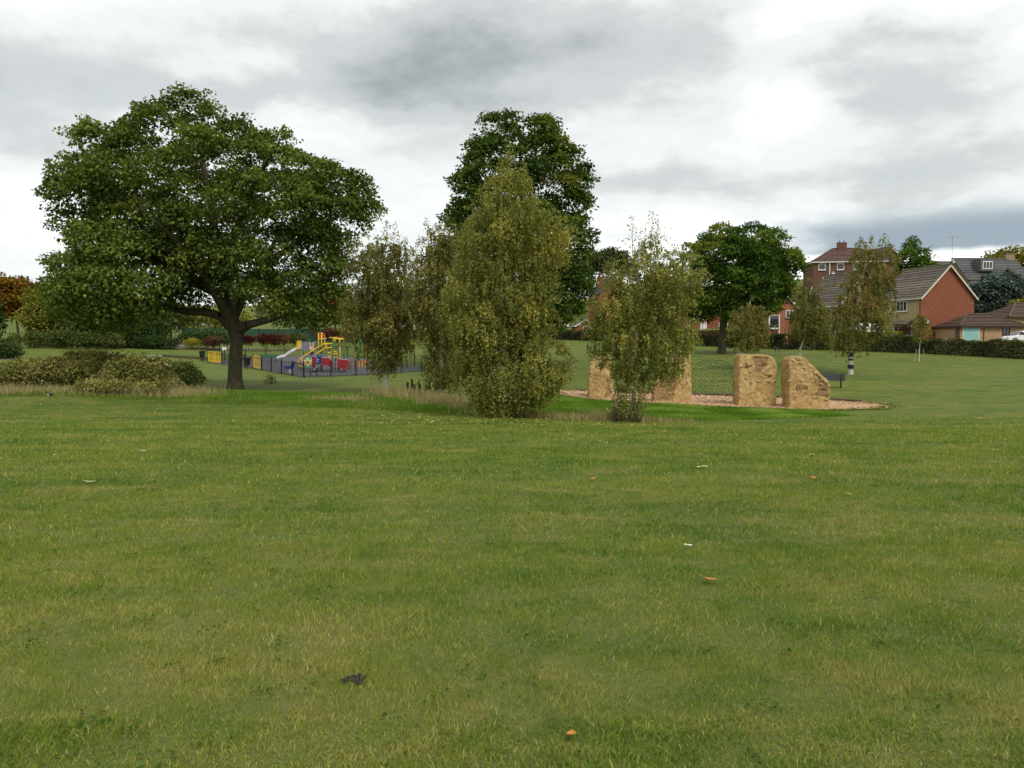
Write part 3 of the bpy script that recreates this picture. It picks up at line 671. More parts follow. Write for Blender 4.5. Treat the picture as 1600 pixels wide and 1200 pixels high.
# --- tall sycamore behind the birches
plant('sycamore_tree', 'tallest tree, a dark sycamore with yellowing top behind the pale birch', 'tree', (822, 66),
      [(695, 330), (700, 300), (722, 270), (735, 230), (746, 210), (766, 190), (800, 183), (818, 182), (848, 190), (880, 205), (893, 215), (890, 240), (900, 255), (935, 262), (936, 275), (915, 290), (925, 310), (920, 340), (935, 370), (930, 395), (915, 420), (925, 450), (920, 480), (905, 512), (870, 515), (820, 520), (760, 500), (720, 450), (700, 390)],
      leaf='sycamore', nclump=170, cr=1.25, nleaf=420, ls=.28, depth=.8, trunk_r=.5, seed=21, squash=.7, gap=.95, accent=[(870, 205, 28, .98), (880, 230, 25, .97)])
# --- birches in front
plant('birch_tree', 'large weeping olive green birch standing before the tall sycamore', 'tree', (785, 26),
      [(800, 242), (813, 270), (824, 303), (846, 330), (878, 345), (890, 368), (878, 400), (862, 440), (856, 480), (858, 520), (880, 550), (886, 580), (868, 610), (838, 622), (815, 640), (790, 648), (765, 640), (745, 632), (728, 600), (716, 560), (706, 520), (700, 480), (706, 440), (716, 405), (730, 370), (745, 335), (764, 300), (780, 272), (790, 256)],
      leaf='birch', bark='birchbark', nclump=250, cr=.38, nleaf=360, ls=.076, depth=.75, trunk_r=.13, droop=True, seed=31, gap=.92, tip=.007, wisps=260, leaders=[(798, 228), (780, 252), (818, 256), (752, 300), (838, 310)], accent=[(865, 390, 26, .97), (850, 430, 20, .95), (790, 400, 22, .93), (825, 470, 15, .95), (760, 470, 15, .93)])
plant('birch_tree', 'bushy birch with two thin bare-topped leaders in front of the climbing boulders', 'tree', (990, 26),
      [(988, 400), (1012, 372), (1026, 372), (1040, 398), (1062, 392), (1082, 408), (1096, 440), (1084, 466), (1066, 492), (1088, 525), (1066, 552), (1060, 585), (1030, 596), (1000, 604), (962, 586), (936, 566), (928, 545), (918, 505), (924, 478), (948, 452), (944, 424), (964, 408)],
      leaf='birch', bark='birchbark', nclump=165, cr=.33, nleaf=240, ls=.074, depth=.8, trunk_r=.085, droop=True, seed=41, gap=.95, tip=.005, wisps=170, leaders=[(985, 338), (1018, 332), (1026, 345), (1052, 382)], accent=[(1060, 470, 15, .93), (1050, 590, 20, .95)])
plant('birch_tree', 'slim brownish birch between the playground and the weeping birch', 'tree', (603, 36),
      [(605, 375), (622, 372), (636, 390), (648, 410), (650, 440), (638, 470), (648, 510), (640, 545), (622, 570), (600, 588), (578, 568), (570, 545), (545, 520), (532, 492), (550, 452), (552, 412), (565, 382), (588, 366)],
      leaf='birch_dark', bark='birchbark', nclump=145, cr=.46, nleaf=240, ls=.095, depth=.85, trunk_r=.12, droop=True, seed=51, gap=.85, tip=.006, wisps=110, leaders=[(606, 346), (619, 352), (636, 372)])
plant('birch_tree', 'grey-green birch with a white trunk just left of the weeping birch', 'tree', (690, 34),
      [(700, 348), (713, 358), (722, 385), (732, 440), (736, 500), (726, 560), (712, 600), (690, 615), (668, 598), (660, 570), (670, 540), (646, 500), (638, 462), (645, 425), (660, 388), (676, 362)],
      leaf='birch_dark', bark='birchbark', nclump=145, cr=.44, nleaf=230, ls=.095, depth=.8, trunk_r=.12, droop=True, seed=61, gap=.85, tip=.006, wisps=110, leaders=[(668, 345), (700, 336), (655, 372)])
# --- trees over the far lawn
plant('lime_tree', 'round dark green tree with yellowing top in front of the hedge', 'tree', (1128, 80),
      [(1075, 500), (1072, 460), (1066, 420), (1068, 385), (1092, 365), (1130, 352), (1165, 356), (1200, 368), (1232, 378), (1252, 400), (1250, 430), (1235, 455), (1225, 480), (1195, 495), (1160, 505), (1125, 508), (1095, 505)],
      leaf='lime', nclump=150, cr=1.25, nleaf=360, ls=.27, depth=.9, trunk_r=.42, seed=71, squash=.62, gap=.9, trunk=[(1128, 535, .38), (1129, 505, .36), (1135, 470, .3), (1150, 430, .2), (1160, 395, .1)], accent=[(1105, 375, 28, .95), (1215, 385, 22, .9), (1185, 415, 12, .95)])
plant('birch_tree', 'sparse birch with black bands round its white trunk', 'tree', (1329, 55),
      [(1340, 378), (1356, 372), (1368, 395), (1378, 372), (1388, 400), (1392, 440), (1396, 480), (1384, 508), (1365, 530), (1340, 550), (1300, 540), (1285, 515), (1300, 490), (1310, 450), (1322, 420), (1330, 395)],
      leaf='birch_dark', bark='birchbark', nclump=115, cr=.55, nleaf=190, ls=.125, depth=.7, trunk_r=.17, droop=True, seed=81, gap=1.0, tip=.008, trunk=[(1329, 565, .16), (1330, 545, .15), (1333, 505, .12), (1342, 445, .08), (1352, 400, .03)], wisps=90, leaders=[(1340, 372), (1378, 366), (1356, 370)])
plant('birch_tree', 'small rounded birch seen behind the broad climbing boulder', 'tree', (1152, 60),
      [(1165, 462), (1185, 475), (1200, 500), (1198, 530), (1180, 545), (1150, 545), (1138, 530), (1145, 500), (1152, 475)],
      leaf='birch_dark', bark='birchbark', wisps=40, nclump=50, cr=.55, nleaf=190, ls=.13, depth=.9, trunk_r=.09, droop=True, seed=91, gap=.75, tip=.008)
plant('birch_tree', 'thin birch with a crooked white trunk behind the sloping boulder', 'tree', (1248, 62),
      [(1262, 435), (1280, 450), (1292, 480), (1295, 510), (1278, 530), (1245, 530), (1232, 510), (1238, 470), (1248, 445)],
      leaf='birch_dark', bark='birchbark', wisps=45, nclump=60, cr=.58, nleaf=190, ls=.13, depth=.9, trunk_r=.10, droop=True, seed=101, gap=.75, tip=.008, trunk=[(1250, 545, .09), (1256, 530, .085), (1258, 515, .075), (1254, 500, .06), (1262, 470, .04), (1266, 448, .02)])
plant('sapling', 'small staked sapling in front of the gable house', 'tree', (1436, 74),
      [(1436, 488), (1446, 500), (1450, 520), (1444, 534), (1436, 538), (1428, 532), (1426, 515), (1430, 498)], leaf='yellowgreen', bark='birchbark', nclump=26, cr=.5, nleaf=70, ls=.14, depth=.9, trunk_r=.05, seed=111)
# --- background trees and shrubs
TRS = [('autumn_tree', 'rounded orange autumn tree far beyond the park edge', 'orange', (30, 118), ell(26, 468, 46, 32, wob=.1, seed=1), 60, 1.6, 190, .45, .2),
       ('park_tree', 'mixed green bushy tree left of the broad maple, beside the orange tree', 'yellowgreen', (112, 106), ell(105, 495, 62, 44, wob=.1, seed=2), 70, 1.6, 190, .42, .2),
       ('park_tree', 'dark green shrubby tree under the left side of the broad maple', 'laurel', (200, 104), ell(190, 505, 70, 36, wob=.1, seed=3), 70, 1.5, 200, .38, .2),
       ('park_tree', 'dark leafy tree cut by the picture edge left of the orange tree', 'evergreen', (-48, 88), ell(-44, 510, 44, 40, wob=.1, seed=4), 50, 1.4, 200, .35, .2),
       ('park_tree', 'dull green tree rising behind the far flower bed', 'bushgreen', (268, 128), ell(262, 500, 40, 24, wob=.12, seed=5), 34, 1.6, 160, .42, .2),
       ('park_tree', 'olive tree beyond the green court fence near the maple trunk', 'yellowgreen', (335, 142), ell(335, 500, 52, 16, wob=.12, seed=6), 36, 1.5, 150, .42, .15),
       ('park_tree', 'dark tree far behind the climbing frame', 'bushgreen', (470, 138), ell(470, 482, 62, 34, wob=.12, seed=7), 50, 1.9, 150, .48, .25),
       ('red_maple', 'scarlet leaved tree glimpsed between the maple and the slim birch', 'scarlet', (526, 128), ell(520, 474, 26, 26, wob=.12, seed=8), 26, 1.3, 150, .4, .2),
       ('park_tree', 'dark hedge-like tree behind the slim brownish birch', 'evergreen', (590, 130), ell(585, 492, 60, 26, wob=.12, seed=9), 44, 1.7, 150, .45, .2),
       ('park_tree', 'dark tree behind the grey-green birch', 'bushgreen', (705, 132), ell(710, 485, 66, 32, wob=.12, seed=10), 50, 1.8, 150, .48, .2),
       ('park_tree', 'rounded tree behind the red brick gable with the chimney', 'far', (925, 185), ell(945, 415, 45, 22, wob=.12, seed=11), 34, 2.0, 150, .6, .3),
       ('park_tree', 'tall narrow yellow-green tree behind the gable house roof', 'lime', (1425, 150), [(1418, 374), (1430, 376), (1436, 395), (1450, 408), (1455, 430), (1440, 450), (1408, 450), (1404, 425), (1408, 395)], 34, 1.7, 150, .5, .2),
       ('park_tree', 'rounded tree with a yellow patch beyond the slate roofs', 'yellowgreen', (1575, 190), ell(1578, 408, 40, 18, wob=.1, seed=13), 30, 2.2, 150, .65, .3),
       ('conifer_tree', 'blue-grey conifer in front of the stone terrace', 'bluefir', (1552, 124), ell(1556, 465, 40, 34, wob=.12, seed=14), 60, 1.3, 220, .42, .2),
       ('garden_tree', 'bright yellow-green tree above the bungalow roof', 'yellow', (1598, 116), ell(1600, 482, 20, 16, wob=.12, seed=15), 20, 1.0, 160, .3, .12),
       ('park_tree', 'small dark tree beside the gable house behind the white parked van', 'bushgreen', (1350, 124), ell(1352, 490, 24, 24, wob=.1, seed=16), 24, 1.3, 150, .36, .15),
       ('park_tree', 'dark tree beside the brick house behind the bushy birch', 'evergreen', (1030, 142), ell(1035, 470, 40, 36, wob=.12, seed=17), 34, 2.0, 150, .5, .2)]
for nm, lb, lf, base, out, nc, crr, nl, ls_, tr in TRS:
    plant(nm, lb, 'tree', base, out, leaf=lf, nclump=nc, cr=crr, nleaf=nl, ls=ls_, depth=.9, trunk_r=tr, seed=len(lb) * 7 + nc, squash=.75, gap=.9, accent=[(1590, 396, 14, .97)] if 'yellow patch' in lb else None)
SHR = [('shrub', 'dark rounded evergreen shrub cut by the picture edge by the path', 'evergreen', (2, 72), ell(0, 550, 26, 17, flat=562), 30, .62, 260, .16),
       ('clipped_shrub', 'long low dark clipped shrub on the far lawn edge', 'evergreen', (242, 100), ell(242, 536, 40, 8, flat=543), 44, .75, 230, .2),
       ('shrub', 'small dark round shrub before the pale concrete wall', 'evergreen', (250, 108), ell(250, 523, 10, 7, flat=529), 12, .6, 200, .2),
       ('clipped_shrub', 'broad light green laurel left of the maple trunk', 'laurel', (322, 106), ell(322, 530, 38, 12, flat=537), 50, .8, 230, .24),
       ('shrub', 'yellow green low shrub below the broad laurel', 'yellow', (300, 102), ell(300, 537, 12, 6, flat=542), 12, .55, 160, .16),
       ('shrub', 'russet low shrub next to the maple trunk', 'russet', (332, 102.5), ell(332, 535, 13, 8, flat=541), 14, .55, 160, .16),
       ('shrub', 'deep red shrub nearest the right side of the maple trunk', 'red', (388, 104), ell(388, 532, 13, 9, flat=539), 12, .6, 160, .18),
       ('shrub', 'dark red shrub, middle one of the far red border', 'red', (418, 106), ell(418, 531, 16, 10, flat=539), 18, .6, 170, .18),
       ('shrub', 'purplish red shrub at the far end of the red border', 'russet', (436, 107), ell(436, 531, 15, 9, flat=539), 16, .6, 160, .18),
       ('shrub', 'brown green shrub right of the red border', 'bushgreen', (460, 109), ell(460, 530, 18, 9, flat=538), 18, .65, 150, .2),
       ('shrub', 'orange brown low shrub behind the climbing frame', 'russet', (520, 112), ell(520, 523, 34, 9, flat=532), 30, .8, 150, .22),
       ('shrub', 'dark low shrub row behind the slim birch', 'evergreen', (610, 112), ell(625, 523, 50, 9, flat=531), 40, .85, 170, .24),
       ('shrub', 'dark low shrub row behind the weeping birch', 'hedge', (740, 116), ell(740, 519, 60, 10, flat=528), 44, .9, 170, .24),
       ('shrub', 'dark shrubs at the foot of the left-hand trees', 'bushgreen', (130, 98), ell(120, 532, 100, 14, flat=543), 70, .9, 230, .24),
       ('ball_shrub', 'round reddish brown clipped shrub before the stone house front', 'russet', (1414, 91), ell(1414, 516, 9, 8), 12, .5, 170, .13),
       ('shrub', 'loose yellow green shrub beside the hedge under the banded birch', 'yellowgreen', (1392, 90), ell(1390, 526, 16, 8, flat=534), 14, .6, 150, .16)]
for nm, lb, lf, base, out, nc, crr, nl, ls_ in SHR:
    plant(nm, lb, 'shrub', base, out, leaf=lf, bark='bark', nclump=nc, cr=crr, nleaf=nl, ls=ls_, depth=.55 if (out[0][0] - out[7][0]) > 70 else .9, trunk_r=0.03, seed=len(lb) * 5 + nc, squash=.8, gap=.6, crown_name='foliage', trunk_name='stem')
# --- the pale bush thicket in the left middle ground
BSH = [('bush', 'straw coloured bush at the left end of the thicket', 'bush', (48, 38), [(6, 606), (2, 588), (15, 574), (50, 567), (90, 565), (118, 569), (122, 602)], 60, .42, 440, .115, 3),
       ('bush', 'tallest straw coloured bush with a peaked top in the thicket', 'bush', (140, 38.5), [(72, 606), (76, 577), (105, 563), (125, 553), (150, 557), (185, 562), (215, 570), (215, 606)], 75, .45, 440, .12, 4),
       ('bush', 'brown olive bush right of the peaked bush', 'bush', (222, 37.5), [(165, 607), (165, 575), (200, 564), (240, 564), (268, 570), (288, 584), (285, 607)], 62, .43, 430, .115, 5),
       ('bush', 'dark green bush at the right end of the thicket beside the maple trunk', 'bushgreen', (284, 37.5), [(252, 604), (252, 587), (268, 577), (290, 579), (312, 589), (315, 596), (302, 606), (275, 608)], 46, .38, 480, .105, 6),
       ('bush', 'low silvery bramble spilling in front of the thicket', 'bush', (210, 35.5), [(125, 611), (128, 600), (160, 598), (215, 602), (260, 600), (300, 604), (302, 611), (210, 612)], 50, .28, 260, .09, 7)]
for nm, lb, lf, base, out, nc, crr, nl, ls_, sd_ in BSH:
    plant(nm, lb, 'bush', base, out, leaf=lf, bark='twig', nclump=nc, cr=crr, nleaf=nl, ls=ls_, depth=.6, trunk_r=.03, seed=sd_, squash=.95, gap=.55, crown_name='foliage', stems=14, spiky=.22, upright=.55, tip=.006, trunk_name='stem')
plant('bush', 'scrubby dark bush round the foot of the bushy birch', 'bush', (978, 25.6), [(958, 655), (955, 620), (968, 605), (985, 612), (1000, 625), (1005, 655), (980, 660)], leaf='bush', bark='twig', nclump=22, cr=.20, nleaf=70, ls=.075, depth=.8, trunk_r=.02, seed=8, squash=1.0, gap=.5, crown_name='foliage', stems=16, spiky=.4, upright=.5, tip=.004, trunk_name='stem')
plant('seedling', 'thin leafy seedling on the lawn right of the maple trunk', 'plant', (423, 46), [(416, 604), (414, 592), (424, 584), (432, 592), (430, 604)], leaf='bush', bark='twig', nclump=10, cr=.18, nleaf=16, ls=.10, depth=.8, trunk_r=.015, seed=9, gap=.5, crown_name='foliage', stems=5, spiky=.4, trunk_name='stem')

# --- hedge along the road
def hedge(name, label, pts, h, w, leaf, n, ls, seed, group=None):
    rng = np.random.default_rng(seed); P = np.array([(gp(px, d).x, d) for px, d in pts]); seg = np.linalg.norm(np.diff(P, axis=0), axis=1); cum = np.concatenate([[0], np.cumsum(seg)]); L = cum[-1]
    t = rng.random(n) * L; x = np.interp(t, cum, P[:, 0]); y = np.interp(t, cum, P[:, 1])
    dx = np.interp(t + .5, cum, P[:, 0]) - x; dy = np.interp(t + .5, cum, P[:, 1]) - y; nn = unit(np.stack([-dy, dx], 1)); nn[np.isnan(nn)] = 0
    g = gza(np.stack([x, y], 1))
    tp = rng.random(n) < .33; hh = h * (1 + .10 * np.sin(t * .31) + .07 * np.sin(t * 1.3 + 1) + .05 * np.sin(t * 3.1))
    z = np.where(tp, hh + rng.normal(0, .05, n), hh * rng.random(n)); o = np.where(tp, rng.uniform(-1, 1, n), np.where(rng.random(n) < .75, -1, 1) * (1 + .16 * np.sin(t * 1.9 + z * 3) + .1 * np.sin(t * 5 + z * 7) + rng.normal(0, .08, n))) * w / 2
    C0 = P[0]; b0 = np.array((C0[0], C0[1], gz(*C0)))
    pos = np.stack([x + nn[:, 0] * o, y + nn[:, 1] * o, g + np.maximum(z, .06)], 1) - b0
    out = np.where(tp[:, None], (0, 0, 1), np.stack([nn[:, 0] * np.sign(o), nn[:, 1] * np.sign(o), 0 * o], 1))
    V = leaf_faces(pos, rng.normal(0, .7, (n, 3)) + out * .3, out + rng.normal(0, .6, (n, 3)), ls * rng.uniform(.6, 1.4, n), ls * .7 * rng.uniform(.6, 1.3, n))
    root = empty(name, b0); tag(root, label, 'hedge', group)
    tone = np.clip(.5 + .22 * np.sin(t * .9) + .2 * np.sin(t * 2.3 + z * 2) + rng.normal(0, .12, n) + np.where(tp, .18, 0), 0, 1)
    link('foliage', quads_mesh('foliage', V, 4, M[leaf], {'rnd': rng.random(n), 'tone': tone}), root, local=True)
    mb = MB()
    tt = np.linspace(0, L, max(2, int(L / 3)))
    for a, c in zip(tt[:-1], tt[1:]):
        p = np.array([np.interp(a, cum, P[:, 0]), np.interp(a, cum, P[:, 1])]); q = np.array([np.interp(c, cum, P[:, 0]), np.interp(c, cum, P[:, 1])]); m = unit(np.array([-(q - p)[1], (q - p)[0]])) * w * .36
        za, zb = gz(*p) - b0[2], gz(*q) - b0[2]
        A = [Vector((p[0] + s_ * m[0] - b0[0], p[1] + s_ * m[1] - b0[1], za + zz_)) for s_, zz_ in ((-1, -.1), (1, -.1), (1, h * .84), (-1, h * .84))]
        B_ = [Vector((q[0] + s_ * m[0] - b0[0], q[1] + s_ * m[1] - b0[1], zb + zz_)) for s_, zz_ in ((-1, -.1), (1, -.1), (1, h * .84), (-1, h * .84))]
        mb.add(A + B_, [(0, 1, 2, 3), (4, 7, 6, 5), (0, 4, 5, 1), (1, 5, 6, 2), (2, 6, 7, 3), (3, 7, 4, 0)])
    mb.build('branches', M['core'], root, local=True)  # dark solid core added inside the leaves to block see-through, not modelled branches
    return root
hedge('hedge', 'long dark clipped hedge between the far lawn and the houses', [(1720, 84), (1600, 85), (1450, 87), (1350, 88.5), (1230, 92.5), (1160, 98), (1100, 105)], 1.75, 1.5, 'hedge', 44000, .18, 5)
hedge('hedge', 'far stretch of dark hedge right of the weeping birch', [(1098, 105.5), (1000, 118), (930, 130), (850, 142), (780, 150)], 1.6, 1.5, 'hedge', 20000, .21, 6)

# ------------------------------------------------------------------ grass
EDGE = [(gp(px, d).x, d) for px, d in ((-150, 38), (0, 34), (200, 32.6), (400, 31), (560, 29), (700, 27), (820, 25.8), (985, 25.6), (1120, 26.8), (1250, 28.6), (1345, 30.2))]
def y_edge(x): return np.interp(x, [e[0] for e in EDGE], [e[1] for e in EDGE])
def blades(name, x, y, h, w, rnd, tone, mat, label, cat, seed, lean=.5, segs=1, wind=(0, 0)):
    rng = np.random.default_rng(seed); n = len(x); g = gza(np.stack([x, y], 1))
    B = np.stack([x, y, g - .004], 1); a = rng.uniform(0, 2 * math.pi, n); S = np.stack([np.cos(a), np.sin(a), 0 * a], 1)
    ld = rng.uniform(0, 2 * math.pi, n); lm = h * lean * rng.random(n) ** .7
    Ld = np.stack([np.cos(ld) * lm + wind[0] * h, np.sin(ld) * lm + wind[1] * h, 0 * ld], 1); up = np.stack([0 * h, 0 * h, h], 1); w_ = (S * w[:, None]) / 2
    if segs == 1:
        V = np.stack([B - w_, B + w_, B + Ld + up], 1).reshape(-1, 3); nv = 3; at_ = {'rnd': rnd, 'tone': tone}
    else:
        m = B + Ld * .35 + up * .6; V = np.stack([B - w_, B + w_, m + w_ * .75, m - w_ * .75, m - w_ * .75, m + w_ * .75, B + Ld * 1.1 + up * .93, B + Ld * 1.1 + up * .93], 1)
        V = V.reshape(-1, 3); nv = 4; at_ = {'rnd': np.repeat(rnd, 2), 'tone': np.repeat(tone, 2)}
    me = quads_mesh(name, V, nv, mat, at_)
    return tag(link(name, me), label, cat, kind='stuff')
rng = np.random.default_rng(77)
bx, by, bh, bw = [], [], [], []
for y0, y1, dn, hh, ww in ((2.3, 4.0, 15500, .028, .0048), (4.0, 6.5, 8000, .030, .0068), (6.5, 10, 2900, .033, .011), (10, 15, 1150, .040, .016), (15, 22, 380, .046, .022), (22, 36, 150, .044, .030)):
    ar = (y1 - y0) * 2 * (.72 * (y0 + y1) / 2 + .4); n = int(ar * dn)
    y = rng.uniform(y0, y1, n); hwid = .72 * y + .4; x = rng.uniform(-1, 1, n) * hwid
    k = rng.random(n) < (hwid / (.72 * y1 + .4)); x, y = x[k], y[k]
    k = (y < y_edge(x)) & (rng.random(len(y)) < np.clip((36 - y) / 10, 0, 1)); x, y = x[k], y[k]
    bx.append(x); by.append(y); bh.append(hh * rng.uniform(.45, 1.35, len(x)) * (1 + .35 * np.sin(x * 5.1 + 2 * np.sin(y * 3.3)) * np.sin(y * 4.3 + 2 * np.sin(x * 2.7)))); bw.append(ww * rng.uniform(.6, 1.3, len(x)))
bx, by, bh, bw = map(np.concatenate, (bx, by, bh, bw)); rn = rng.random(len(bx))
nearm = by < 3.2
blades('lawn_grass', bx[nearm], by[nearm], bh[nearm], bw[nearm], rn[nearm], rn[nearm], M['blade'], 'short mown grass blades of the foreground lawn', 'grass', 1, .95, 2, (.12, 0))
blades('lawn_grass', bx[~nearm], by[~nearm], bh[~nearm], bw[~nearm], rn[~nearm], rn[~nearm], M['blade'], 'short mown grass blades of the lawn further off', 'grass', 2, .95, 1, (.12, 0))
# uncut bank beyond the mown edge, left and middle
def clumpy(x, y, f, s=0.0): return np.array([mnoise.noise((a * f + s, c * f, s)) for a, c in zip(x, y)])
n = 90000; x = rng.uniform(-34, 1.5, n); t = rng.random(n); ye = y_edge(x); wd = np.interp(x, [-34, -22, -14, -9, -4, 1.5], [4.2, 4.2, 6.2, 6.5, 6.0, 3.0]); y = ye + t * wd
c = clumpy(x, y, .55); k = rng.random(n) < .8 + c; x, y, c, t = x[k], y[k], c[k], t[k]; bright = np.clip((x + 19) / 5, 0, 1) * np.clip(t * 2.2, 0, 1)
hh = .095 * np.maximum(.5, 1 + .9 * c) * rng.uniform(.5, 1.3, len(x)) * np.minimum(1, .5 + t * 4); tn = np.clip(.5 + c * .8 + rng.normal(0, .12, len(x)), 0, 1)
sel = rng.random(len(x)) < bright
blades('bank_grass', x[~sel], y[~sel], hh[~sel], np.full((~sel).sum(), .030), rng.random((~sel).sum()), tn[~sel], M['bankgrass'], 'tufted uncut grass along the edge of the mown lawn', 'grass', 3, .8)
blades('bank_grass', x[sel], y[sel], hh[sel], np.full(sel.sum(), .030), rng.random(sel.sum()), tn[sel] * .8, M['longgrass'], 'bright green uncut grass strip under the maple', 'grass', 4, .8)
n = 110000; x = rng.uniform(.8, 14.2, n); ye = y_edge(x); pn = PITC.y + (x - PITC.x) * math.tan(PITA) - PITW * 1.0 - .2; y = ye + .5 + rng.random(n) * np.maximum(pn - ye - .5, .2)
k = ~in_pit(x, y, 1.02) & (rng.random(n) < np.clip((14.0 - x) / 2.0, 0, 1)); x, y = x[k], y[k]; c = clumpy(x, y, .6, 5.0)
blades('long_grass', x, y, .075 * np.maximum(.5, 1 + 1.5 * c) * rng.uniform(.5, 1.4, len(x)), np.full(len(x), .026), rng.random(len(x)), np.clip(.45 + c * 1.1 + rng.normal(0, .14, len(x)), 0, 1), M['longgrass'], 'lush bright green grass strip before the bark pit', 'grass', 5, .8)
# straw tufts
tx, ty, th = [], [], []
for px, d, rad_, cnt, h_ in ((505, 33.5, .7, 260, .22), (548, 33, .8, 380, .28), (603, 35.2, .9, 800, .42), (640, 33.8, 1.0, 1000, .45), (668, 33, .9, 950, .45), (700, 31.5, 1.0, 900, .42), (735, 30, .9, 500, .34), (770, 27, 1.2, 700, .32), (830, 26.2, 1.3, 700, .28), (900, 26, 1.3, 800, .26), (950, 25.9, .8, 900, .42), (1010, 25.9, .9, 600, .28), (1060, 26.4, 1.0, 300, .2),
                             (60, 35.6, 2.0, 900, .32), (160, 34.6, 2.0, 700, .28), (260, 34.5, 1.8, 1000, .42), (300, 35.5, 1.2, 700, .45), (20, 36.5, 1.2, 600, .4)):
    p = gp(px, d); tx.append(rng.normal(p.x, rad_ * .55, cnt)); ty.append(rng.normal(p.y, rad_ * .28, cnt)); th.append(h_ * rng.uniform(.4, 1.25, cnt))
tx, ty, th = map(np.concatenate, (tx, ty, th)); k = ty > y_edge(tx) - .05; tx, ty, th = tx[k], ty[k], th[k]
blades('dry_grass', tx, ty, th, np.full(len(tx), .020), rng.random(len(tx)), np.clip(rng.normal(.5, .25, len(tx)), 0, 1), M['drygrass'], 'straw coloured dry grass tufts round the birch feet', 'grass', 6, .75)
x, y = BARKCHIP; n = len(x)
V = np.stack([x, y, gza(np.stack([x, y], 1)) + .045 + rng.uniform(0, .03, n)], 1)
ax = rng.normal(0, 1, (n, 3)) * (1, 1, .35)
_A = ax / np.linalg.norm(ax, axis=1, keepdims=True); _S = np.cross(np.tile((0, 0, 1.0), (n, 1)) + rng.normal(0, .4, (n, 3)), _A); _S /= np.linalg.norm(_S, axis=1, keepdims=True)
_l = rng.uniform(.025, .07, n)[:, None]; _w2 = rng.uniform(.01, .024, n)[:, None]
Q = np.stack([V - _A * _l - _S * _w2, V + _A * _l - _S * _w2, V + _A * _l + _S * _w2, V - _A * _l + _S * _w2], 1).reshape(-1, 3)
tag(link('bark_chips', quads_mesh('bark_chips', Q, 4, M['chip'], {'rnd': rng.random(n), 'tone': rng.random(n)})), 'loose bark chips strewn over the pit and its edges', 'bark chips', kind='stuff')
# ragged turf round the pit edge
a = rng.uniform(0, 2 * math.pi, 9000); q_ = rng.normal(1.02, .03, 9000) + .05 * np.sin(a * 9) * np.sin(a * 23); u_ = np.sign(np.cos(a)) * np.abs(np.cos(a)) ** .8 * PITL * q_; v_ = np.sign(np.sin(a)) * np.abs(np.sin(a)) ** .8 * PITW * q_
x = PITC.x + u_ * math.cos(PITA) - v_ * math.sin(PITA); y = PITC.y + u_ * math.sin(PITA) + v_ * math.cos(PITA)
blades('pit_edge_grass', x, y, rng.uniform(.03, .12, len(x)), np.full(len(x), .024), rng.random(len(x)), np.clip(rng.normal(.5, .2, len(x)), 0, 1), M['bankgrass'], 'ragged turf creeping over the rim of the bark pit', 'grass', 9, .9)
# fallen birch leaves
fx, fy = [], []
for px, d, sx, sy, cnt in ((760, 23.5, 2.8, 1.3, 240), (640, 25.5, 3.2, 1.5, 170), (480, 26.5, 3.5, 1.6, 70), (860, 23, 2.4, 1.2, 80), (600, 48, 4, 3, 170), (420, 20, 8, 5, 50), (1000, 18, 8, 5, 45), (960, 40.8, 2.2, .4, 40), (1250, 30, 4, 4, 40)):
    p = gp(px, d); fx.append(rng.normal(p.x, sx, cnt)); fy.append(rng.normal(p.y, sy, cnt))
fx, fy = np.concatenate(fx), np.concatenate(fy); n = len(fx); g = gza(np.stack([fx, fy], 1)) + .045
fk = np.where(fy < 13, .5, 1.0)
V = leaf_faces(np.stack([fx, fy, g - .02], 1), rng.normal(0, 1, (n, 3)) * (1, 1, .25), rng.normal(0, .45, (n, 3)) + (0, -.3, 1), .055 * fk * rng.uniform(.7, 1.5, n), .040 * fk * rng.uniform(.7, 1.4, n))
tag(link('fallen_leaves', quads_mesh('fallen_leaves', V, 4, M['leafyellow'], {'rnd': rng.random(n), 'tone': rng.random(n)})), 'small yellow birch leaves scattered over the lawn', 'leaves', kind='stuff')
# clover and plantain rosettes in the turf
cx0, cy0 = [], []
for _ in range(240):
    y = 2.4 + 11 * rng.random() ** 1.6; x = rng.uniform(-1, 1) * (.7 * y + .3); m = int(rng.integers(5, 16)); sp = rng.uniform(.02, .10)
    cx0.append(rng.normal(x, sp, m)); cy0.append(rng.normal(y, sp, m))
cx0, cy0 = np.concatenate(cx0), np.concatenate(cy0); n = len(cx0); g = gza(np.stack([cx0, cy0], 1)) + rng.uniform(.012, .03, n)
V = leaf_faces(np.stack([cx0, cy0, g], 1), rng.normal(0, 1, (n, 3)) * (1, 1, .2) + (0, 0, .25), rng.normal(0, .3, (n, 3)) + (0, -.2, 1), .022 * rng.uniform(.6, 1.6, n), .016 * rng.uniform(.7, 1.4, n))
tag(link('lawn_weeds', quads_mesh('lawn_weeds', V, 4, M['weed'], {'rnd': rng.random(n), 'tone': rng.random(n)})), 'small clover and plantain leaves among the mown grass', 'weeds', kind='stuff')
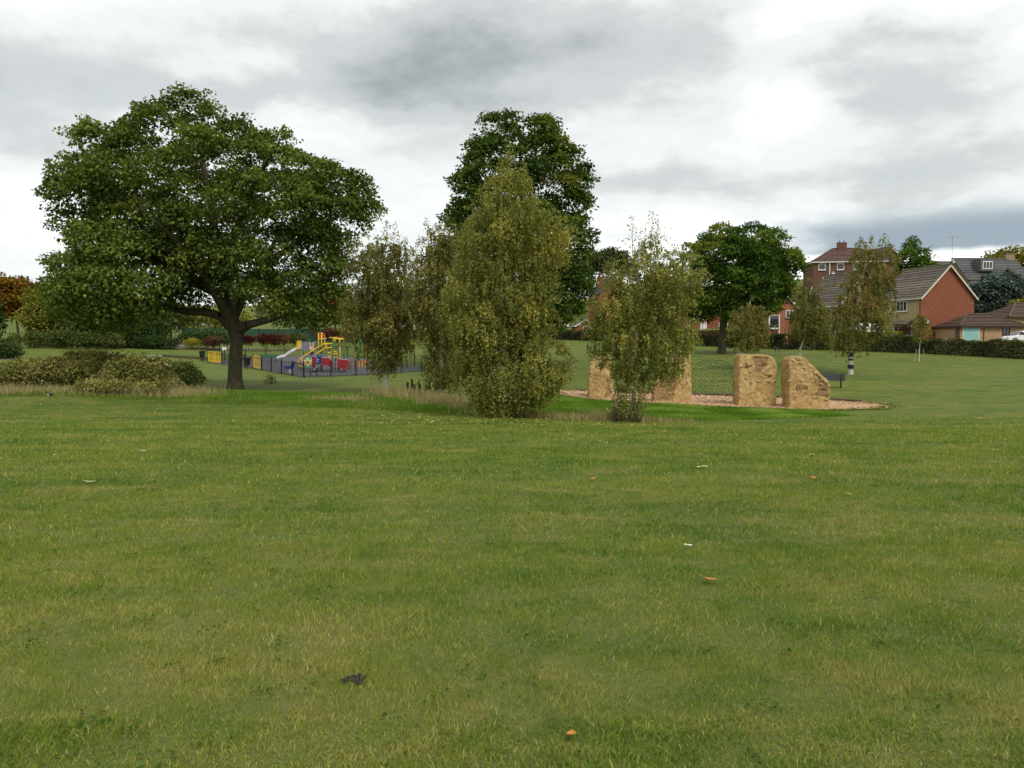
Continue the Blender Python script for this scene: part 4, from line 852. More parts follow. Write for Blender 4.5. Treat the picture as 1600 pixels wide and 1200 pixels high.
# dock stalks by the grey-green birch
def dock(px, d, h, label):
    B = gp(px, d); root = empty('dock_plant', B); tag(root, label, 'plant', 'dock plants among the dry grass')
    r = random.Random(px); lean = r.uniform(-.08, .08)
    MB().tube([(0, 0, 0), (lean, 0, h * .6), (lean * 2, .03, h)], [.012, .009, .004], 5).build('stalk', M['twig'], root, local=True)
    mb = MB()
    for k in range(22):
        t = .45 + .55 * k / 22; c = Vector((lean * 2 * t + r.uniform(-.035, .035), r.uniform(-.035, .035), h * t)); mb.ball(c, (.035, .035, .05), 5, 3)
    o = mb.build('seed_head', M['seed'], root, local=True); o['kind'] = 'stuff'
M['seed'] = simple('brown_seed', (.085, .04, .022), rough=.9)
for i, (px, d, h) in enumerate(((637, 34.8, .62), (644, 34.6, .78), (653, 34.3, .55), (658, 34.5, .70), (664, 34.2, .60), (670, 34.4, .72), (676, 34.1, .58), (681, 34.3, .66), (649, 34.9, .5))):
    dock(px, d, h, 'brown dock stalk with a seed head in the dry grass')

# ------------------------------------------------------------------ climbing boulders
def boulder(label, base, outline, thick, cracks=(), brown=(), holds=(), seed=0, text=None):
    bpx, d = base; B = gp(bpx, d); s = d / F; row = HY + (CAM_H - B.z) / s
    T = lambda p: ((p[0] - bpx) * s, (row - p[1]) * s)
    P = [T(p) for p in outline]; mb = MB(); n = len(P); zt = max(p[1] for p in P); cx = sum(p[0] for p in P) / n
    rings = []
    for yy, k in ((-thick / 2, .95), (-thick * .32, 1.0), (thick * .3, .97), (thick / 2, .88)):
        rings.append([(cx + (x - cx) * k, yy + .10 * thick * (z / zt), max(z * (1 if z < .2 else (.985 if k > .96 else k + .02)), -.15)) for x, z in P])
    V = [v for r in rings for v in r]
    Fs = [tuple(range(n)), tuple(3 * n + k for k in range(n - 1, -1, -1))] + [(i * n + k, (i + 1) * n + k, (i + 1) * n + (k + 1) % n, i * n + (k + 1) % n) for i in range(3) for k in range(n)]
    mb.add(V, Fs); o = mb.build('climbing_boulder', M['rock'])
    md = o.modifiers.new('r', 'REMESH'); md.mode = 'VOXEL'; md.voxel_size = .036
    sm = o.modifiers.new('s', 'SMOOTH'); sm.factor = .5; sm.iterations = 1
    dg = bpy.context.evaluated_depsgraph_get(); me = bpy.data.meshes.new_from_object(o.evaluated_get(dg)); old = o.data; o.modifiers.clear(); o.data = me
    bpy.data.meshes.remove(old)
    nv = len(me.vertices); co = np.empty(nv * 3, np.float32); me.vertices.foreach_get('co', co); co = co.reshape(-1, 3); no = np.empty(nv * 3, np.float32); me.vertex_normals.foreach_get('vector', no); no = no.reshape(-1, 3)
    disp = np.empty(nv)
    for i, c in enumerate(co):
        v = Vector(c) + Vector((seed * 7.3, 0, 0))
        a = mnoise.fractal(v * 1.1, 1.0, 2.0, 4) * .10; bq = mnoise.noise(v * 3.2); disp[i] = a * .5 - .016 * (1 - abs(bq) * 5 if abs(bq) < .2 else 0) + .022 * mnoise.noise(v * 6.5) + .022 * mnoise.noise(v * 13) - .03 * max(0, mnoise.noise(v * 4.1 + Vector((9, 2, 4))) - .35)
    fr = np.clip(-no[:, 1] * 1.6, 0, 1); ck = np.zeros(nv)
    for line in cracks:
        L = np.array([T(p) for p in line]); dd = np.full(nv, 9.0)
        for a, c_ in zip(L[:-1], L[1:]):
            e = c_ - a; t = np.clip(((co[:, [0, 2]] - a) @ e) / (e @ e), 0, 1); dd = np.minimum(dd, np.linalg.norm(co[:, [0, 2]] - (a + t[:, None] * e), axis=1))
        ck = np.maximum(ck, np.clip(1 - dd / .045, 0, 1) * fr)
    ck *= np.array([min(1, max(0.0, .55 + 1.6 * mnoise.noise((c[0] * 3.5, seed * 3.0, c[2] * 3.5)))) for c in co]); disp -= ck * .10; br = np.zeros(nv)
    for pg in brown:
        Q = [T(p) for p in pg]
        for i in range(nv):
            if fr[i] > .1:
                    wv = Vector((co[i, 0] * 4, seed, co[i, 2] * 4)); ux, uz = co[i, 0] + .10 * mnoise.noise(wv), co[i, 2] + .10 * mnoise.noise(wv + Vector((5, 5, 5)))
                    if inside(Q, ux, uz): br[i] = max(br[i], min(1, edge_dist(Q, ux, uz) / .09))
    disp -= br * .06
    co = co + no * disp[:, None]; me.vertices.foreach_set('co', co.astype(np.float32).ravel())
    for nm, ar in (('brown', br), ('crack', ck), ('moss', np.clip((no[:, 2] - .25) * 1.6, 0, 1) * np.clip((co[:, 2] - zt * .35) / (zt * .5), 0, 1))):
        at_ = me.attributes.new(nm, 'FLOAT', 'POINT'); at_.data.foreach_set('value', ar.astype(np.float32))
    me.polygons.foreach_set('use_smooth', [True] * len(me.polygons)); me.update()
    o.location = B; tag(o, label, 'boulder', 'climbing boulders in the bark pit')
    def front(px, py):
        x, z = T((px, py)); k = (co[:, 0] - x) ** 2 + (co[:, 2] - z) ** 2 < .15 ** 2
        return Vector((x, float(co[k, 1].min()) if k.any() else -thick / 2, z))
    r = random.Random(seed)
    for px, py in holds:
        p = front(px, py); h = MB().ball(p + Vector((0, .01, 0)), (.075, .05, .045), 8, 5); k = h.build('climbing_hold', M['rockhold'], o, local=True, smooth=True)
    if text:
        st, x0, y0, hgt = text; mbx = MB(); W = .62 * hgt
        G = {'E': [[(1, 1), (0, 1), (0, 0), (1, 0)], [(0, .5), (.8, .5)]], 'O': [[(.5, 1), (.1, .8), (0, .5), (.1, .15), (.5, 0), (.9, .2), (1, .5), (.9, .85), (.5, 1)]], 'A': [[(0, 0), (.5, 1), (1, 0)], [(.2, .4), (.8, .4)]], 'N': [[(0, 0), (0, 1), (1, 0), (1, 1)]]}
        for i, chh in enumerate(st):
            for ln in G[chh]:
                pts = []
                for u, v in ln:
                    p = front(x0 + (i * W * 1.35 + u * W), y0 - v * hgt); pts.append(p + Vector((0, .004, 0)))
                mbx.tube(pts, .012, 5)
        k = mbx.build('carved_letters', M['groove'], o, local=True); k['kind'] = 'stuff'
    return o
M['rockhold'] = simple('rock_hold', (.52, .38, .20), rough=.8); M['groove'] = simple('carved_groove', (.085, .055, .025), rough=.9)
boulder('tall narrow rounded climbing boulder at the far end of the pit', (936, 39), [(918, 626), (918, 590), (920, 566), (928, 556), (940, 551), (952, 556), (955, 590), (957, 626)], 1.1, [((944, 624), (944, 600), (947, 590))], [((944, 622), (945, 600), (948, 590), (953, 598), (953, 620))], [(930, 596), (938, 575)], 1)
boulder('climbing boulder with a brown lower wedge and a tall yellow pillar', (1049, 37.6), [(1018, 632), (1019, 598), (1026, 585), (1040, 575), (1052, 560), (1060, 551), (1070, 548), (1077, 553), (1078, 590), (1078, 632)], 1.0, [((1032, 622), (1043, 608), (1044, 600)), ((1046, 630), (1050, 608), (1052, 590))], [((1019, 626), (1020, 602), (1030, 590), (1046, 584), (1054, 592), (1052, 604), (1046, 626))], [(1043, 613), (1066, 575), (1064, 600)], 2)
boulder('broad flat topped climbing boulder split by dark cracks', (1180, 36.5), [(1147, 638), (1148, 590), (1148, 556), (1153, 550), (1170, 552), (1190, 552), (1202, 556), (1209, 570), (1210, 585), (1206, 600), (1208, 638)], 1.15,
        [((1158, 556), (1160, 570), (1164, 582), (1166, 592), (1167, 610), (1169, 626)), ((1184, 632), (1183, 612), (1187, 600), (1186, 592), (1200, 587)), ((1160, 575), (1174, 570)), ((1183, 590), (1190, 586), (1197, 588)), ((1181, 572), (1194, 569))], [((1168, 556), (1196, 556), (1194, 571), (1184, 582), (1178, 588), (1172, 576))], [(1160, 590), (1179, 595), (1196, 595), (1189, 622), (1152, 572)], 3)
boulder('climbing boulder with a sloping shoulder and carved letters', (1256, 35.6), [(1225, 640), (1225, 600), (1224, 560), (1229, 555), (1240, 555), (1249, 556), (1262, 568), (1276, 582), (1285, 590), (1290, 602), (1290, 640)], 1.15,
        [((1262, 580), (1266, 595), (1268, 605), (1263, 618), (1259, 632)), ((1266, 622), (1276, 622), (1288, 628)), ((1276, 608), (1288, 611))], [((1264, 581), (1268, 582), (1278, 592), (1287, 602), (1288, 626), (1276, 620), (1264, 620), (1269, 604))], [(1233, 563), (1249, 574), (1226, 594), (1245, 594), (1276, 599)], 4, text=('EOAN', 1237, 607, 5.5))

# ------------------------------------------------------------------ rope nets between the boulders
def net(label, c, w, h, rz, seed):
    root = empty('climbing_net', c, rz); tag(root, label, 'climbing net', 'rope nets strung between the boulders')
    r = random.Random(seed); K = 8; rings = (.22, .45, .70, .92); knots = [Vector((0, 0, h / 2))]
    def pt(k, q, off=0.0):
        a = 2 * math.pi * (k + off) / K; e = (abs(math.cos(a)) ** 4 + abs(math.sin(a)) ** 4) ** -.25
        return Vector((math.cos(a) * w / 2 * q * (1 + (e - 1) * q), r.uniform(-.02, .02), h / 2 + math.sin(a) * h / 2 * q * (1 + (e - 1) * q)))
    R0 = [[pt(k, q, .5 * (j % 2)) for k in range(K * (1 if j < 1 else 2))] if j < 1 else [pt(k / 2, q, .25 * (j % 2)) for k in range(2 * K)] for j, q in enumerate(rings)]
    rope = lambda a, c_: MB().tube([a, (a + c_) / 2 + Vector((0, 0, -.01)), c_], .0095, 5).build('rope', M['rope'], root, local=True)
    for k in range(K): rope(Vector((0, 0, h / 2)), R0[0][k])
    for j, rg in enumerate(R0):
        knots += rg
        for k in range(len(rg)):
            if j in (1, 3) or j == 0: rope(rg[k], rg[(k + 1) % len(rg)])
        if j + 1 < len(R0):
            nx_ = R0[j + 1]
            for k in range(len(rg)):
                ds = sorted(range(len(nx_)), key=lambda m: (nx_[m] - rg[k]).length)
                for m in ds[:2]: rope(rg[k], nx_[m])
    for i in range(0, 2 * K): rope(R0[-1][i], Vector((math.copysign(w / 2, R0[-1][i].x), 0, R0[-1][i].z)) if abs(R0[-1][i].x) > w * .3 else Vector((R0[-1][i].x * 1.05, 0, 0.02 if R0[-1][i].z < h / 2 else h)))
    km = MB().ball((0, 0, 0), .028, 6, 4).mesh('knot', M['knot'])
    for p in knots:
        k = link('knot', km, root, local=True); k.location = p
a1, a2 = gp(1078, 37.2), gp(1148, 36.6); m = (a1 + a2) / 2; net('dark spider web climbing net between the pillar boulder and the broad boulder', m, (a1 - a2).xy.length, 2.2, math.atan2((a2 - a1).y, (a2 - a1).x), 1)
a1, a2 = gp(956, 38.8), gp(1019, 38.0); m = (a1 + a2) / 2; net('dark climbing net half hidden behind the bushy birch', m, (a1 - a2).xy.length, 2.1, math.atan2((a2 - a1).y, (a2 - a1).x), 2)
# timber edge behind the pit
mb = MB(); L_ = []
for k in range(18):
    t = -0.9 + 1.8 * k / 17; ex, ey = t * PITL, PITW * (1 - abs(t) ** 2.4) ** (1 / 2.4) + .12
    x, y = PITC.x + ex * math.cos(PITA) - ey * math.sin(PITA), PITC.y + ex * math.sin(PITA) + ey * math.cos(PITA); L_.append((x, y, gz(x, y) + .07))
mb.tube(L_, .09, 7); tag(mb.build('timber_edging', M['log']), 'low dark timber edging behind the bark pit', 'edging')

# ------------------------------------------------------------------ park bench on the lawn
def bench(name, label, B, rz, mat, w=1.8, group=None, legs_m=None, h=.82):
    root = empty(name, B, rz); tag(root, label, 'bench', group)
    for k in range(4): MB().box((0, -.18 + k * .125, .45), (w, .11, .035)).build('seat_slat', M[mat], root, local=True)
    for k in range(3): MB().box((0, .30 + k * .035, .53 + k * .12), (w, .03, .11), (R(-14), 0, 0)).build('back_slat', M[mat], root, local=True)
    for s_ in (-1, 1):
        x = s_ * (w / 2 - .22); mb = MB()
        mb.tube([(x, -.2, .62), (x, .0, .66), (x, .22, .62)], .025, 6); mb.tube([(x, -.2, 0), (x, -.2, .62)], .028, 6); mb.tube([(x, .24, 0), (x, .24, .5), (x, .40, .86)], .028, 6); mb.tube([(x, -.2, .42), (x, .26, .42)], .025, 6)
        mb.build('leg_frame', M[legs_m or 'black'], root, local=True)
    return root
bench('park_bench', 'dark grey park bench standing behind the sloping boulder', gp(1293, 46), R(-28), 'benchgrey', 1.9)

# ------------------------------------------------------------------ playground
def railing(label, A, B_, h=1.15, step=.16, post_step=2.6):
    A, B_ = Vector(A), Vector(B_); L = (B_ - A).xy.length; root = empty('railing_fence', A); tag(root, label, 'fence', 'bow railings round the playground')
    d = (B_ - A); d.z = 0; d.normalize()
    npst = max(1, round(L / post_step)); P = lambda t: Vector((A.x + d.x * t, A.y + d.y * t, gz(A.x + d.x * t, A.y + d.y * t)))
    pm = MB().box((0, 0, (h + .1) / 2), (.085, .085, h + .1)).mesh('post', M['black']); bm_ = MB().tube([(0, 0, .08), (0, 0, h - .03)], .011, 5).mesh('bar', M['black'])
    for k in range(npst + 1):
        o = link('post', pm, root, local=True); o.location = P(L * k / npst) - A
    for k in range(npst):
        p, q = P(L * k / npst) - A, P(L * (k + 1) / npst) - A
        for zz_ in (.10, h - .03): MB().bar(p + Vector((0, 0, zz_)), q + Vector((0, 0, zz_)), .03, .022).build('rail', M['black'], root, local=True)
        m = int(L / npst / step)
        for j in range(1, m):
            o = link('bar', bm_, root, local=True); o.location = p.lerp(q, j / m)
g1a, g1b = gp(326, 81.5), gp(347, 78.5); g2a, g2b = gp(396, 69.8), gp(409, 68.0)
railing('black playground railing from the near corner to the slim birch', PG[0], PG[3])
railing('short black railing between the near corner and the single yellow gate', g2b, PG[0])
railing('black railing between the two yellow gates, behind the maple trunk', g1b, g2a)
railing('black railing along the far side of the playground behind the green bench', PG[1], PG[2], step=.2)
railing('black railing along the far side of the playground behind the slim birch', PG[2], PG[3], step=.2)
def gate(label, A, B_, leaves):
    root = empty('playground_gate', A); tag(root, label, 'gate', 'yellow playground gates'); A, B_ = Vector(A), Vector(B_); o0 = A.copy()
    for k in range(leaves):
        p = A.lerp(B_, (k + .03) / leaves) - o0; q = A.lerp(B_, (k + .97) / leaves) - o0; up = Vector((0, 0, 1))
        mb = MB()
        for u, v in ((p + up * .12, p + up * 1.2), (q + up * .12, q + up * 1.2), (p + up * .15, q + up * .15), (p + up * 1.18, q + up * 1.18)): mb.bar(u, v, .09, .09)
        fr = mb.build('gate_frame', M['yellowp'], root, local=True)
        for j in range(1, 8): MB().bar(p.lerp(q, j / 8) + up * .15, p.lerp(q, j / 8) + up * 1.18, .035).build('gate_bar', M['yellowp'], root, local=True)
        MB().bar(p.lerp(q, .5) + up * .62 - (q - p) * .45, p.lerp(q, .5) + up * .62 + (q - p) * .45, .04, .06).build('cross_rail', M['yellowp'], root, local=True)
    for e in (A, B_): MB().box(e - o0 + Vector((0, -.03, .65)), (.1, .1, 1.3)).build('post', M['black'], root, local=True)
gate('double yellow playground gate at the far left of the railings', g1a, g1b, 2)
gate('single yellow playground gate right of the maple trunk', g2a, g2b, 1)
def bin_(label, px, d):
    B = gp(px, d); root = empty('litter_bin', B); tag(root, label, 'bin', 'black litter bins at the playground')
    MB().tube([(0, 0, 0), (0, 0, .4)], .05, 8).build('post', M['black'], root, local=True)
    mb = MB(); mb.tube([(0, 0, .32), (0, 0, .36), (0, 0, .95), (0, 0, 1.0)], [.20, .24, .32, .32], 12); mb.build('body', M['black'], root, local=True)
    mb = MB(); mb.tube([(0, 0, .97), (0, 0, 1.02)], [.35, .35], 12); mb.build('rim', M['black'], root, local=True)
bin_('black litter bin on the grass outside the double yellow gate', 316, 84.5); bin_('black litter bin beside the single yellow gate', 386, 69.5)
bench('green_bench', 'long green bench inside the railing behind the slide', gp(418, 83), R(12), 'benchgreen', 2.2, legs_m='benchgreen')
def sq(px, py, d): return at(px, py, d)
# multi-play climbing frame, sizes read from the picture at its own distance
D = 70.0; CFB = gp(500, D); CF = empty('play_structure', CFB); tag(CF, 'colourful climbing frame with slide, yellow rails and painted panels', 'climbing frame')
def W(px, py, dd=0.0): return at(px, py, D + dd)
def gnd(px, dd=0.0): p = gp(px, D + dd); return p
def cf_tube(name, pts, r, m, n=6): return MB().tube(pts, r, n).build(name, M[m], CF, smooth=True)
def cf_panel(name, poly, dd, m, th=.05):
    return MB().prism([W(px, py, dd) for px, py in poly], (0, th, 0)).build(name, M[m], CF)
# slide
sl_ = [W(470, 543, 1.5), W(466, 544, 1.3), W(456, 549, 1.0), W(446, 556, .8), W(439, 558, .6), W(433, 560, .5)]
mb = MB()
for a, c_ in zip(sl_[:-1], sl_[1:]):
    for yy, hh_, ww in ((0, 0, .42), (-.22, .07, .04), (.22, .07, .04)):
        o_ = Vector((0, yy, hh_)); mb.bar(a + o_, c_ + o_, ww, .04 if ww > .1 else .16)
mb.build('slide_chute', M['steel'], CF)
for px, dd in ((465.5, .9), (468.5, 2.1)): cf_panel('slide_side', [(px - 2, 533), (px + 2, 532), (px + 2.5, 545), (px - 1.5, 546)], dd, 'yellowp')
cf_panel('grey_panel', [(472, 534), (484, 534), (484, 547), (472, 547)], .6, 'greyp'); cf_panel('grey_panel', [(490.5, 533), (496, 533), (496, 547), (490.5, 547)], .8, 'greyp')
mb = MB()
for a, c_ in (((484, 535), (485.6, 547)), ((488.6, 535), (490.4, 547))): mb.prism([W(x, y, .5) for x, y in ((a[0], a[1]), (c_[0], a[1]), (c_[0], c_[1]), (a[0], c_[1]))], (0, .05, 0))
mb.prism([W(x, y, .5) for x, y in ((485.6, 541), (488.6, 541), (488.6, 547), (485.6, 547))], (0, .05, 0)); mb.build('arched_panel', M['beigep'], CF)
for px, dd in ((471, 1.6), (471, .4), (483, .5), (497, .3), (497, 2.2), (503, .3)): cf_tube('post', [gnd(px, dd), W(px, 534, dd)], .05, 'greyp' if px < 490 else 'greenp')
MB().prism([W(471, 547.5, .3), W(504, 547.5, .3), W(504, 547.5, 2.3), W(471, 547.5, 2.3)], (0, 0, .06)).build('deck', M['greyp'], CF)
for px in (497.6, 502.6): cf_tube('tower_post', [W(px, 548, .25), W(px, 521, .25)], .055, 'yellowp')
cf_tube('tower_post', [W(507.5, 548, 1.2), W(507.5, 524, 1.2)], .05, 'yellowp')
cf_panel('tower_roof', [(498, 522), (508, 522), (508, 530), (498, 530)], 1.0, 'orangep'); cf_tube('tower_beam', [W(497, 521, .3), W(505, 521, .3)], .06, 'beigep'); cf_tube('tower_beam', [W(496.5, 530, .3), W(504, 530, .3), W(510, 528.5, .6)], .05, 'beigep')
for y0, dd in ((0, -.4), (6.2, -1.2)):
    p = [W(467.5, 570, dd), W(466.5, 564, dd), W(469, 560.5, dd), W(473, 558, dd), W(490, 547, dd), W(506, 537.2, dd), W(519.5, 536.8, dd)] if y0 == 0 else [W(487, 557.5, dd), W(498, 550.5, dd), W(509, 543.6, dd), W(519, 543.2, dd)]
    cf_tube('hand_rail', p, .06, 'yellowp', 7)
cf_tube('hand_rail', [W(467.5, 570, -.4), W(470, 573, -.4), W(474, 573, -.4)], .06, 'yellowp'); cf_tube('rail_post', [W(471.5, 559, -.4), W(471.5, 570, -.4)], .05, 'yellowp'); cf_tube('rail_post', [W(509.3, 543, -.5), W(509.5, 536.8, -.4)], .045, 'yellowp')
cf_panel('purple_panel', [(485, 551), (491, 549.5), (491, 556), (485, 557)], -.3, 'purplep')
for px, dd, y0 in ((519.5, -.3, 527), (524, 1.2, 530), (537.5, .2, 528), (528.5, 1.6, 530)): cf_tube('tower_post', [gnd(px, dd), W(px, y0, dd)], .055, 'greenp' if px != 528.5 else 'greyp')
cf_panel('roof_panel', [(515, 527), (537, 526), (537, 529), (515, 529)], .9, 'orangep', .9); cf_tube('tower_beam', [W(520, 529, -.2), W(537, 530, -.2)], .09, 'yellowp'); cf_tube('tower_beam', [W(514, 527.5, .2), W(528, 527.5, .2)], .05, 'yellowp')
MB().prism([W(520, 528, -.3), W(523, 528, -.3), W(524.5, 533, -.3), W(522, 534, -.3)], (0, .08, 0)).build('roof_bracket', M['yellowp'], CF)
cf_tube('fire_pole', [W(530.5, 530, -.3), W(531.5, 550, -.35), W(532.5, 572, -.4)], .055, 'yellowp')
hx = []
for k in range(26):
    a = k / 25 * 4.2 * math.pi; c_ = W(520, 548 + 12 * k / 25, .3); hx.append(c_ + Vector((math.cos(a) * .42, math.sin(a) * .42, 0)))
cf_tube('spiral_climber', hx, .05, 'yellowp'); cf_tube('spiral_climber', [W(520, 547, .3), W(526, 551, .3), W(528, 556, .3), W(526, 561, .3)], .055, 'yellowp')
pf = cf_panel('flower_panel', [(476, 560), (478, 558), (484, 558), (486, 560), (486, 573), (484, 575), (478, 575), (476, 573)], -2.4, 'lightgreen')
fc = W(481, 566, -2.46)
for k in range(12):
    a = 2 * math.pi * k / 12; e = Vector((math.cos(a), 0, math.sin(a))); t_ = Vector((-e.z, 0, e.x))
    MB().prism([fc + e * .17 - t_ * .03, fc + e * .17 + t_ * .03, fc + e * .36 + t_ * .05, fc + e * .36 - t_ * .05], (0, -.012, 0)).build('petal', M['whitep' if k % 2 else 'yellowp'], pf)
MB().prism([fc + Vector((math.cos(2 * math.pi * k / 14) * .17, 0, math.sin(2 * math.pi * k / 14) * .17)) for k in range(14)], (0, -.02, 0)).build('flower_ring', M['yellowp'], pf)
MB().prism([fc + Vector((math.cos(2 * math.pi * k / 12) * .09, -.02, math.sin(2 * math.pi * k / 12) * .09)) for k in range(12)], (0, -.02, 0)).build('flower_centre', M['darkred'], pf)
pr_ = cf_panel('rounded_panel', [(487, 558), (492, 557), (494, 560), (494, 570), (491, 575), (488.5, 577), (487, 572)], -2.0, 'redp'); cf_tube('panel_rim', [W(x, y, -2.03) for x, y in ((487, 558), (492, 557), (494, 560), (494, 570), (491, 575), (488.5, 577), (487, 572), (487, 558))], .03, 'greymetal')
pb = cf_panel('number_panel', [(494.5, 557), (502, 557), (502, 568), (494.5, 568)], -1.0, 'bluep')
for y in (561, 564): MB().prism([W(x, yy, -1.03) for x, yy in ((495.5, y), (498, y), (498, y + 1), (495.5, y + 1))], (0, -.01, 0)).build('white_mark', M['whitep'], pb)
cf_panel('bridge_panel', [(502.5, 559), (514, 560), (518.5, 563), (520, 567), (519, 573), (502.5, 570)], -1.6, 'redp'); cf_panel('bridge_panel', [(527, 561), (543, 563), (543, 577), (530, 575), (527, 571)], -1.8, 'redp')
cf_tube('panel_rail', [W(502.5, 558.5, -1.6), W(514, 559.5, -1.6), W(519, 562.5, -1.6)], .03, 'beigep'); cf_tube('panel_rail', [W(527, 560.5, -1.8), W(543, 562.5, -1.8)], .03, 'beigep'); cf_tube('bridge_rail', [W(519, 573, -1.7), W(527, 573.5, -1.8)], .03, 'greymetal'); cf_tube('bridge_rail', [W(513, 566, -1.3), W(530, 566.5, -1.4)], .03, 'greymetal')
for px, dd in ((531, -1.75), (540, -1.75), (504, -1.55), (517, -1.55)): cf_tube('panel_leg', [gnd(px, dd), W(px, 572, dd)], .05, 'redp')
for px, dd in ((478, -2.36), (484, -2.36), (488, -1.95), (493, -1.95), (496, -.95), (501, -.95)): cf_tube('panel_leg', [gnd(px, dd), W(px, 566, dd)], .045, 'greyp')
MB().prism([W(503, 566.5, -1.2), W(543, 568, -1.2), W(543, 568, -.2), W(503, 566.5, -.2)], (0, 0, .05)).build('bridge_deck', M['greymetal'], CF)
MB().prism([gnd(487, -.3) + Vector((0, 0, .05)), gnd(489, -1.4) + Vector((0, 0, .05)), W(519, 557, -1.2), W(519, 557, -.4)], (0, 0, .05)).build('ramp', M['greyp'], CF)
# red hoops and small items
def hoop(label, px, d, w, h, m):
    B = gp(px, d); pts = [(-w / 2, 0, 0), (-w / 2, 0, h * .75)] + [(-w / 2 * math.cos(a), 0, h * .75 + w / 2 * math.sin(a)) for a in np.linspace(.3, math.pi - .3, 6)] + [(w / 2, 0, h * .75), (w / 2, 0, 0)]
    o = MB().tube(pts, .045, 7).build('play_hoop', M[m], smooth=True); o.location = B; tag(o, label, 'hoop', 'red hoops beside the climbing frame')
hoop('red metal hoop next to the climbing frame', 541, 72, .42, 1.0, 'redp'); hoop('orange red hoop nearer the slim birch', 551, 73, .42, 1.0, 'orangep')
B = gp(567, 74); ru = empty('play_table', B); tag(ru, 'low orange and yellow play stand near the slim birch', 'play stand')
for k in range(6): MB().box((-.36 + k * .145, 0, .5), (.1, .05, .55)).build('board', M['orangep' if k % 2 else 'yellowp'], ru, local=True)
for x in (-.35, .35): MB().box((x, .06, .35), (.07, .06, .7)).build('leg', M['yellowp'], ru, local=True)
MB().box((0, .03, .8), (.9, .07, .06)).build('rail', M['orangep'], ru, local=True)
B = gp(560, 84); o = MB().tube([(0, 0, 0), (0, 0, 1.7), (.12, 0, 2.1), (.35, 0, 2.2)], .09, 8).build('play_post', M['lightgreen'], smooth=True); o.location = B; tag(o, 'bright green curved play post on the lawn behind the railing', 'post')
# blue spring rider
B = gp(453, 66); sp = empty('spring_rider', B); tag(sp, 'blue spring rider near the front railing', 'spring rider')
MB().tube([(.10 * math.cos(k * .8), .10 * math.sin(k * .8), .02 + k * .011) for k in range(34)], .018, 6).build('spring', M['steel'], sp, local=True)
MB().prism([(-.5, -.04, .38), (-.42, -.04, .62), (-.28, -.04, .55), (-.1, -.04, .52), (.1, -.04, .66), (.2, -.04, .92), (.42, -.04, .98), (.52, -.04, .82), (.42, -.04, .74), (.40, -.04, .5), (.25, -.04, .36), (-.3, -.04, .34)], (0, .08, 0)).build('body', M['bluep'], sp, local=True)
MB().prism([(-.3, -.16, .36), (-.2, -.16, .58), (.1, -.16, .56), (.2, -.16, .36)], (0, .32, 0)).build('seat', M['bluep'], sp, local=True); MB().tube([(.18, -.22, .72), (.18, .22, .72)], .025, 6).build('handle', M['redp'], sp, local=True); MB().box((0, 0, .02), (.5, .5, .03)).build('base_plate', M['steel'], sp, local=True)
# black rocker
B = gp(490, 62.5); rk = empty('rocker_seat', B); tag(rk, 'black metal rocker seat just inside the near railing', 'rocker')
MB().prism([(-.3, -.12, .32), (.26, -.12, .32), (.30, -.12, .42), (.42, -.12, .66), (.36, -.12, .68), (.22, -.12, .42), (-.3, -.12, .38)], (0, .24, 0)).build('seat', M['black'], rk, local=True)
for x in (-.24, .24): MB().tube([(x, -.16, 0), (x, -.16, .33), (x, .16, .33), (x, .16, 0)], .025, 6).build('leg', M['black'], rk, local=True)
B = gp(351, 86); sg = empty('notice_board', B); tag(sg, 'small white notice board behind the double yellow gate', 'sign')
MB().tube([(0, 0, 0), (0, 0, 1.1)], .04, 6).build('post', M['black'], sg, local=True); MB().box((0, -.05, 1.25), (.45, .03, .35)).build('board', M['whitep'], sg, local=True)
B = gp(343, 92); o = MB().box((0, 0, .85), (.10, .10, 1.7)).box((.05, 0, 1.72), (.32, .12, .10)).build('path_post', M['black']); o.location = B; tag(o, 'black post with a cross piece behind the double yellow gate', 'post')
# green court fence, concrete wall
def wall(name, label, cat, pts, h, th, mat):
    root = empty(name, gp(*pts[0])); tag(root, label, cat); P = [gp(*p) for p in pts]
    for i, (a, c_) in enumerate(zip(P[:-1], P[1:])):
        a = a - root.location; c_ = c_ - root.location; t = (c_ - a).normalized(); o_ = Vector((-t.y, t.x, 0)) * th
        MB().prism([a - Vector((0, 0, .2)), c_ - Vector((0, 0, .2)), c_ + Vector((0, 0, h)), a + Vector((0, 0, h))], o_).build('panel', M[mat], root, local=True)
        if mat == 'mesh_green': MB().box(a + Vector((0, -.04, h / 2)), (.1, .1, h + .1)).build('post', M['black'], root, local=True)
    return root
wall('court_fence', 'green screened court fence behind the shrubs', 'fence', [(285, 126), (315, 126), (345, 126), (375, 126), (405, 127), (435, 127), (465, 128), (495, 128), (520, 128)], 2.2, .04, 'mesh_green')
wall('retaining_wall', 'low pale concrete wall beyond the dark clipped shrub', 'wall', [(200, 113), (245, 112.5), (286, 112)], 1.15, .3, 'concrete')
a = gp(255, 86.8); c_ = gp(328, 85.5); o = MB().bar(a + Vector((0, 0, .12)), c_ + Vector((0, 0, .12)), .25, .3).build('timber_sleeper', M['log']); tag(o, 'long dark timber sleeper lying by the path', 'sleeper')

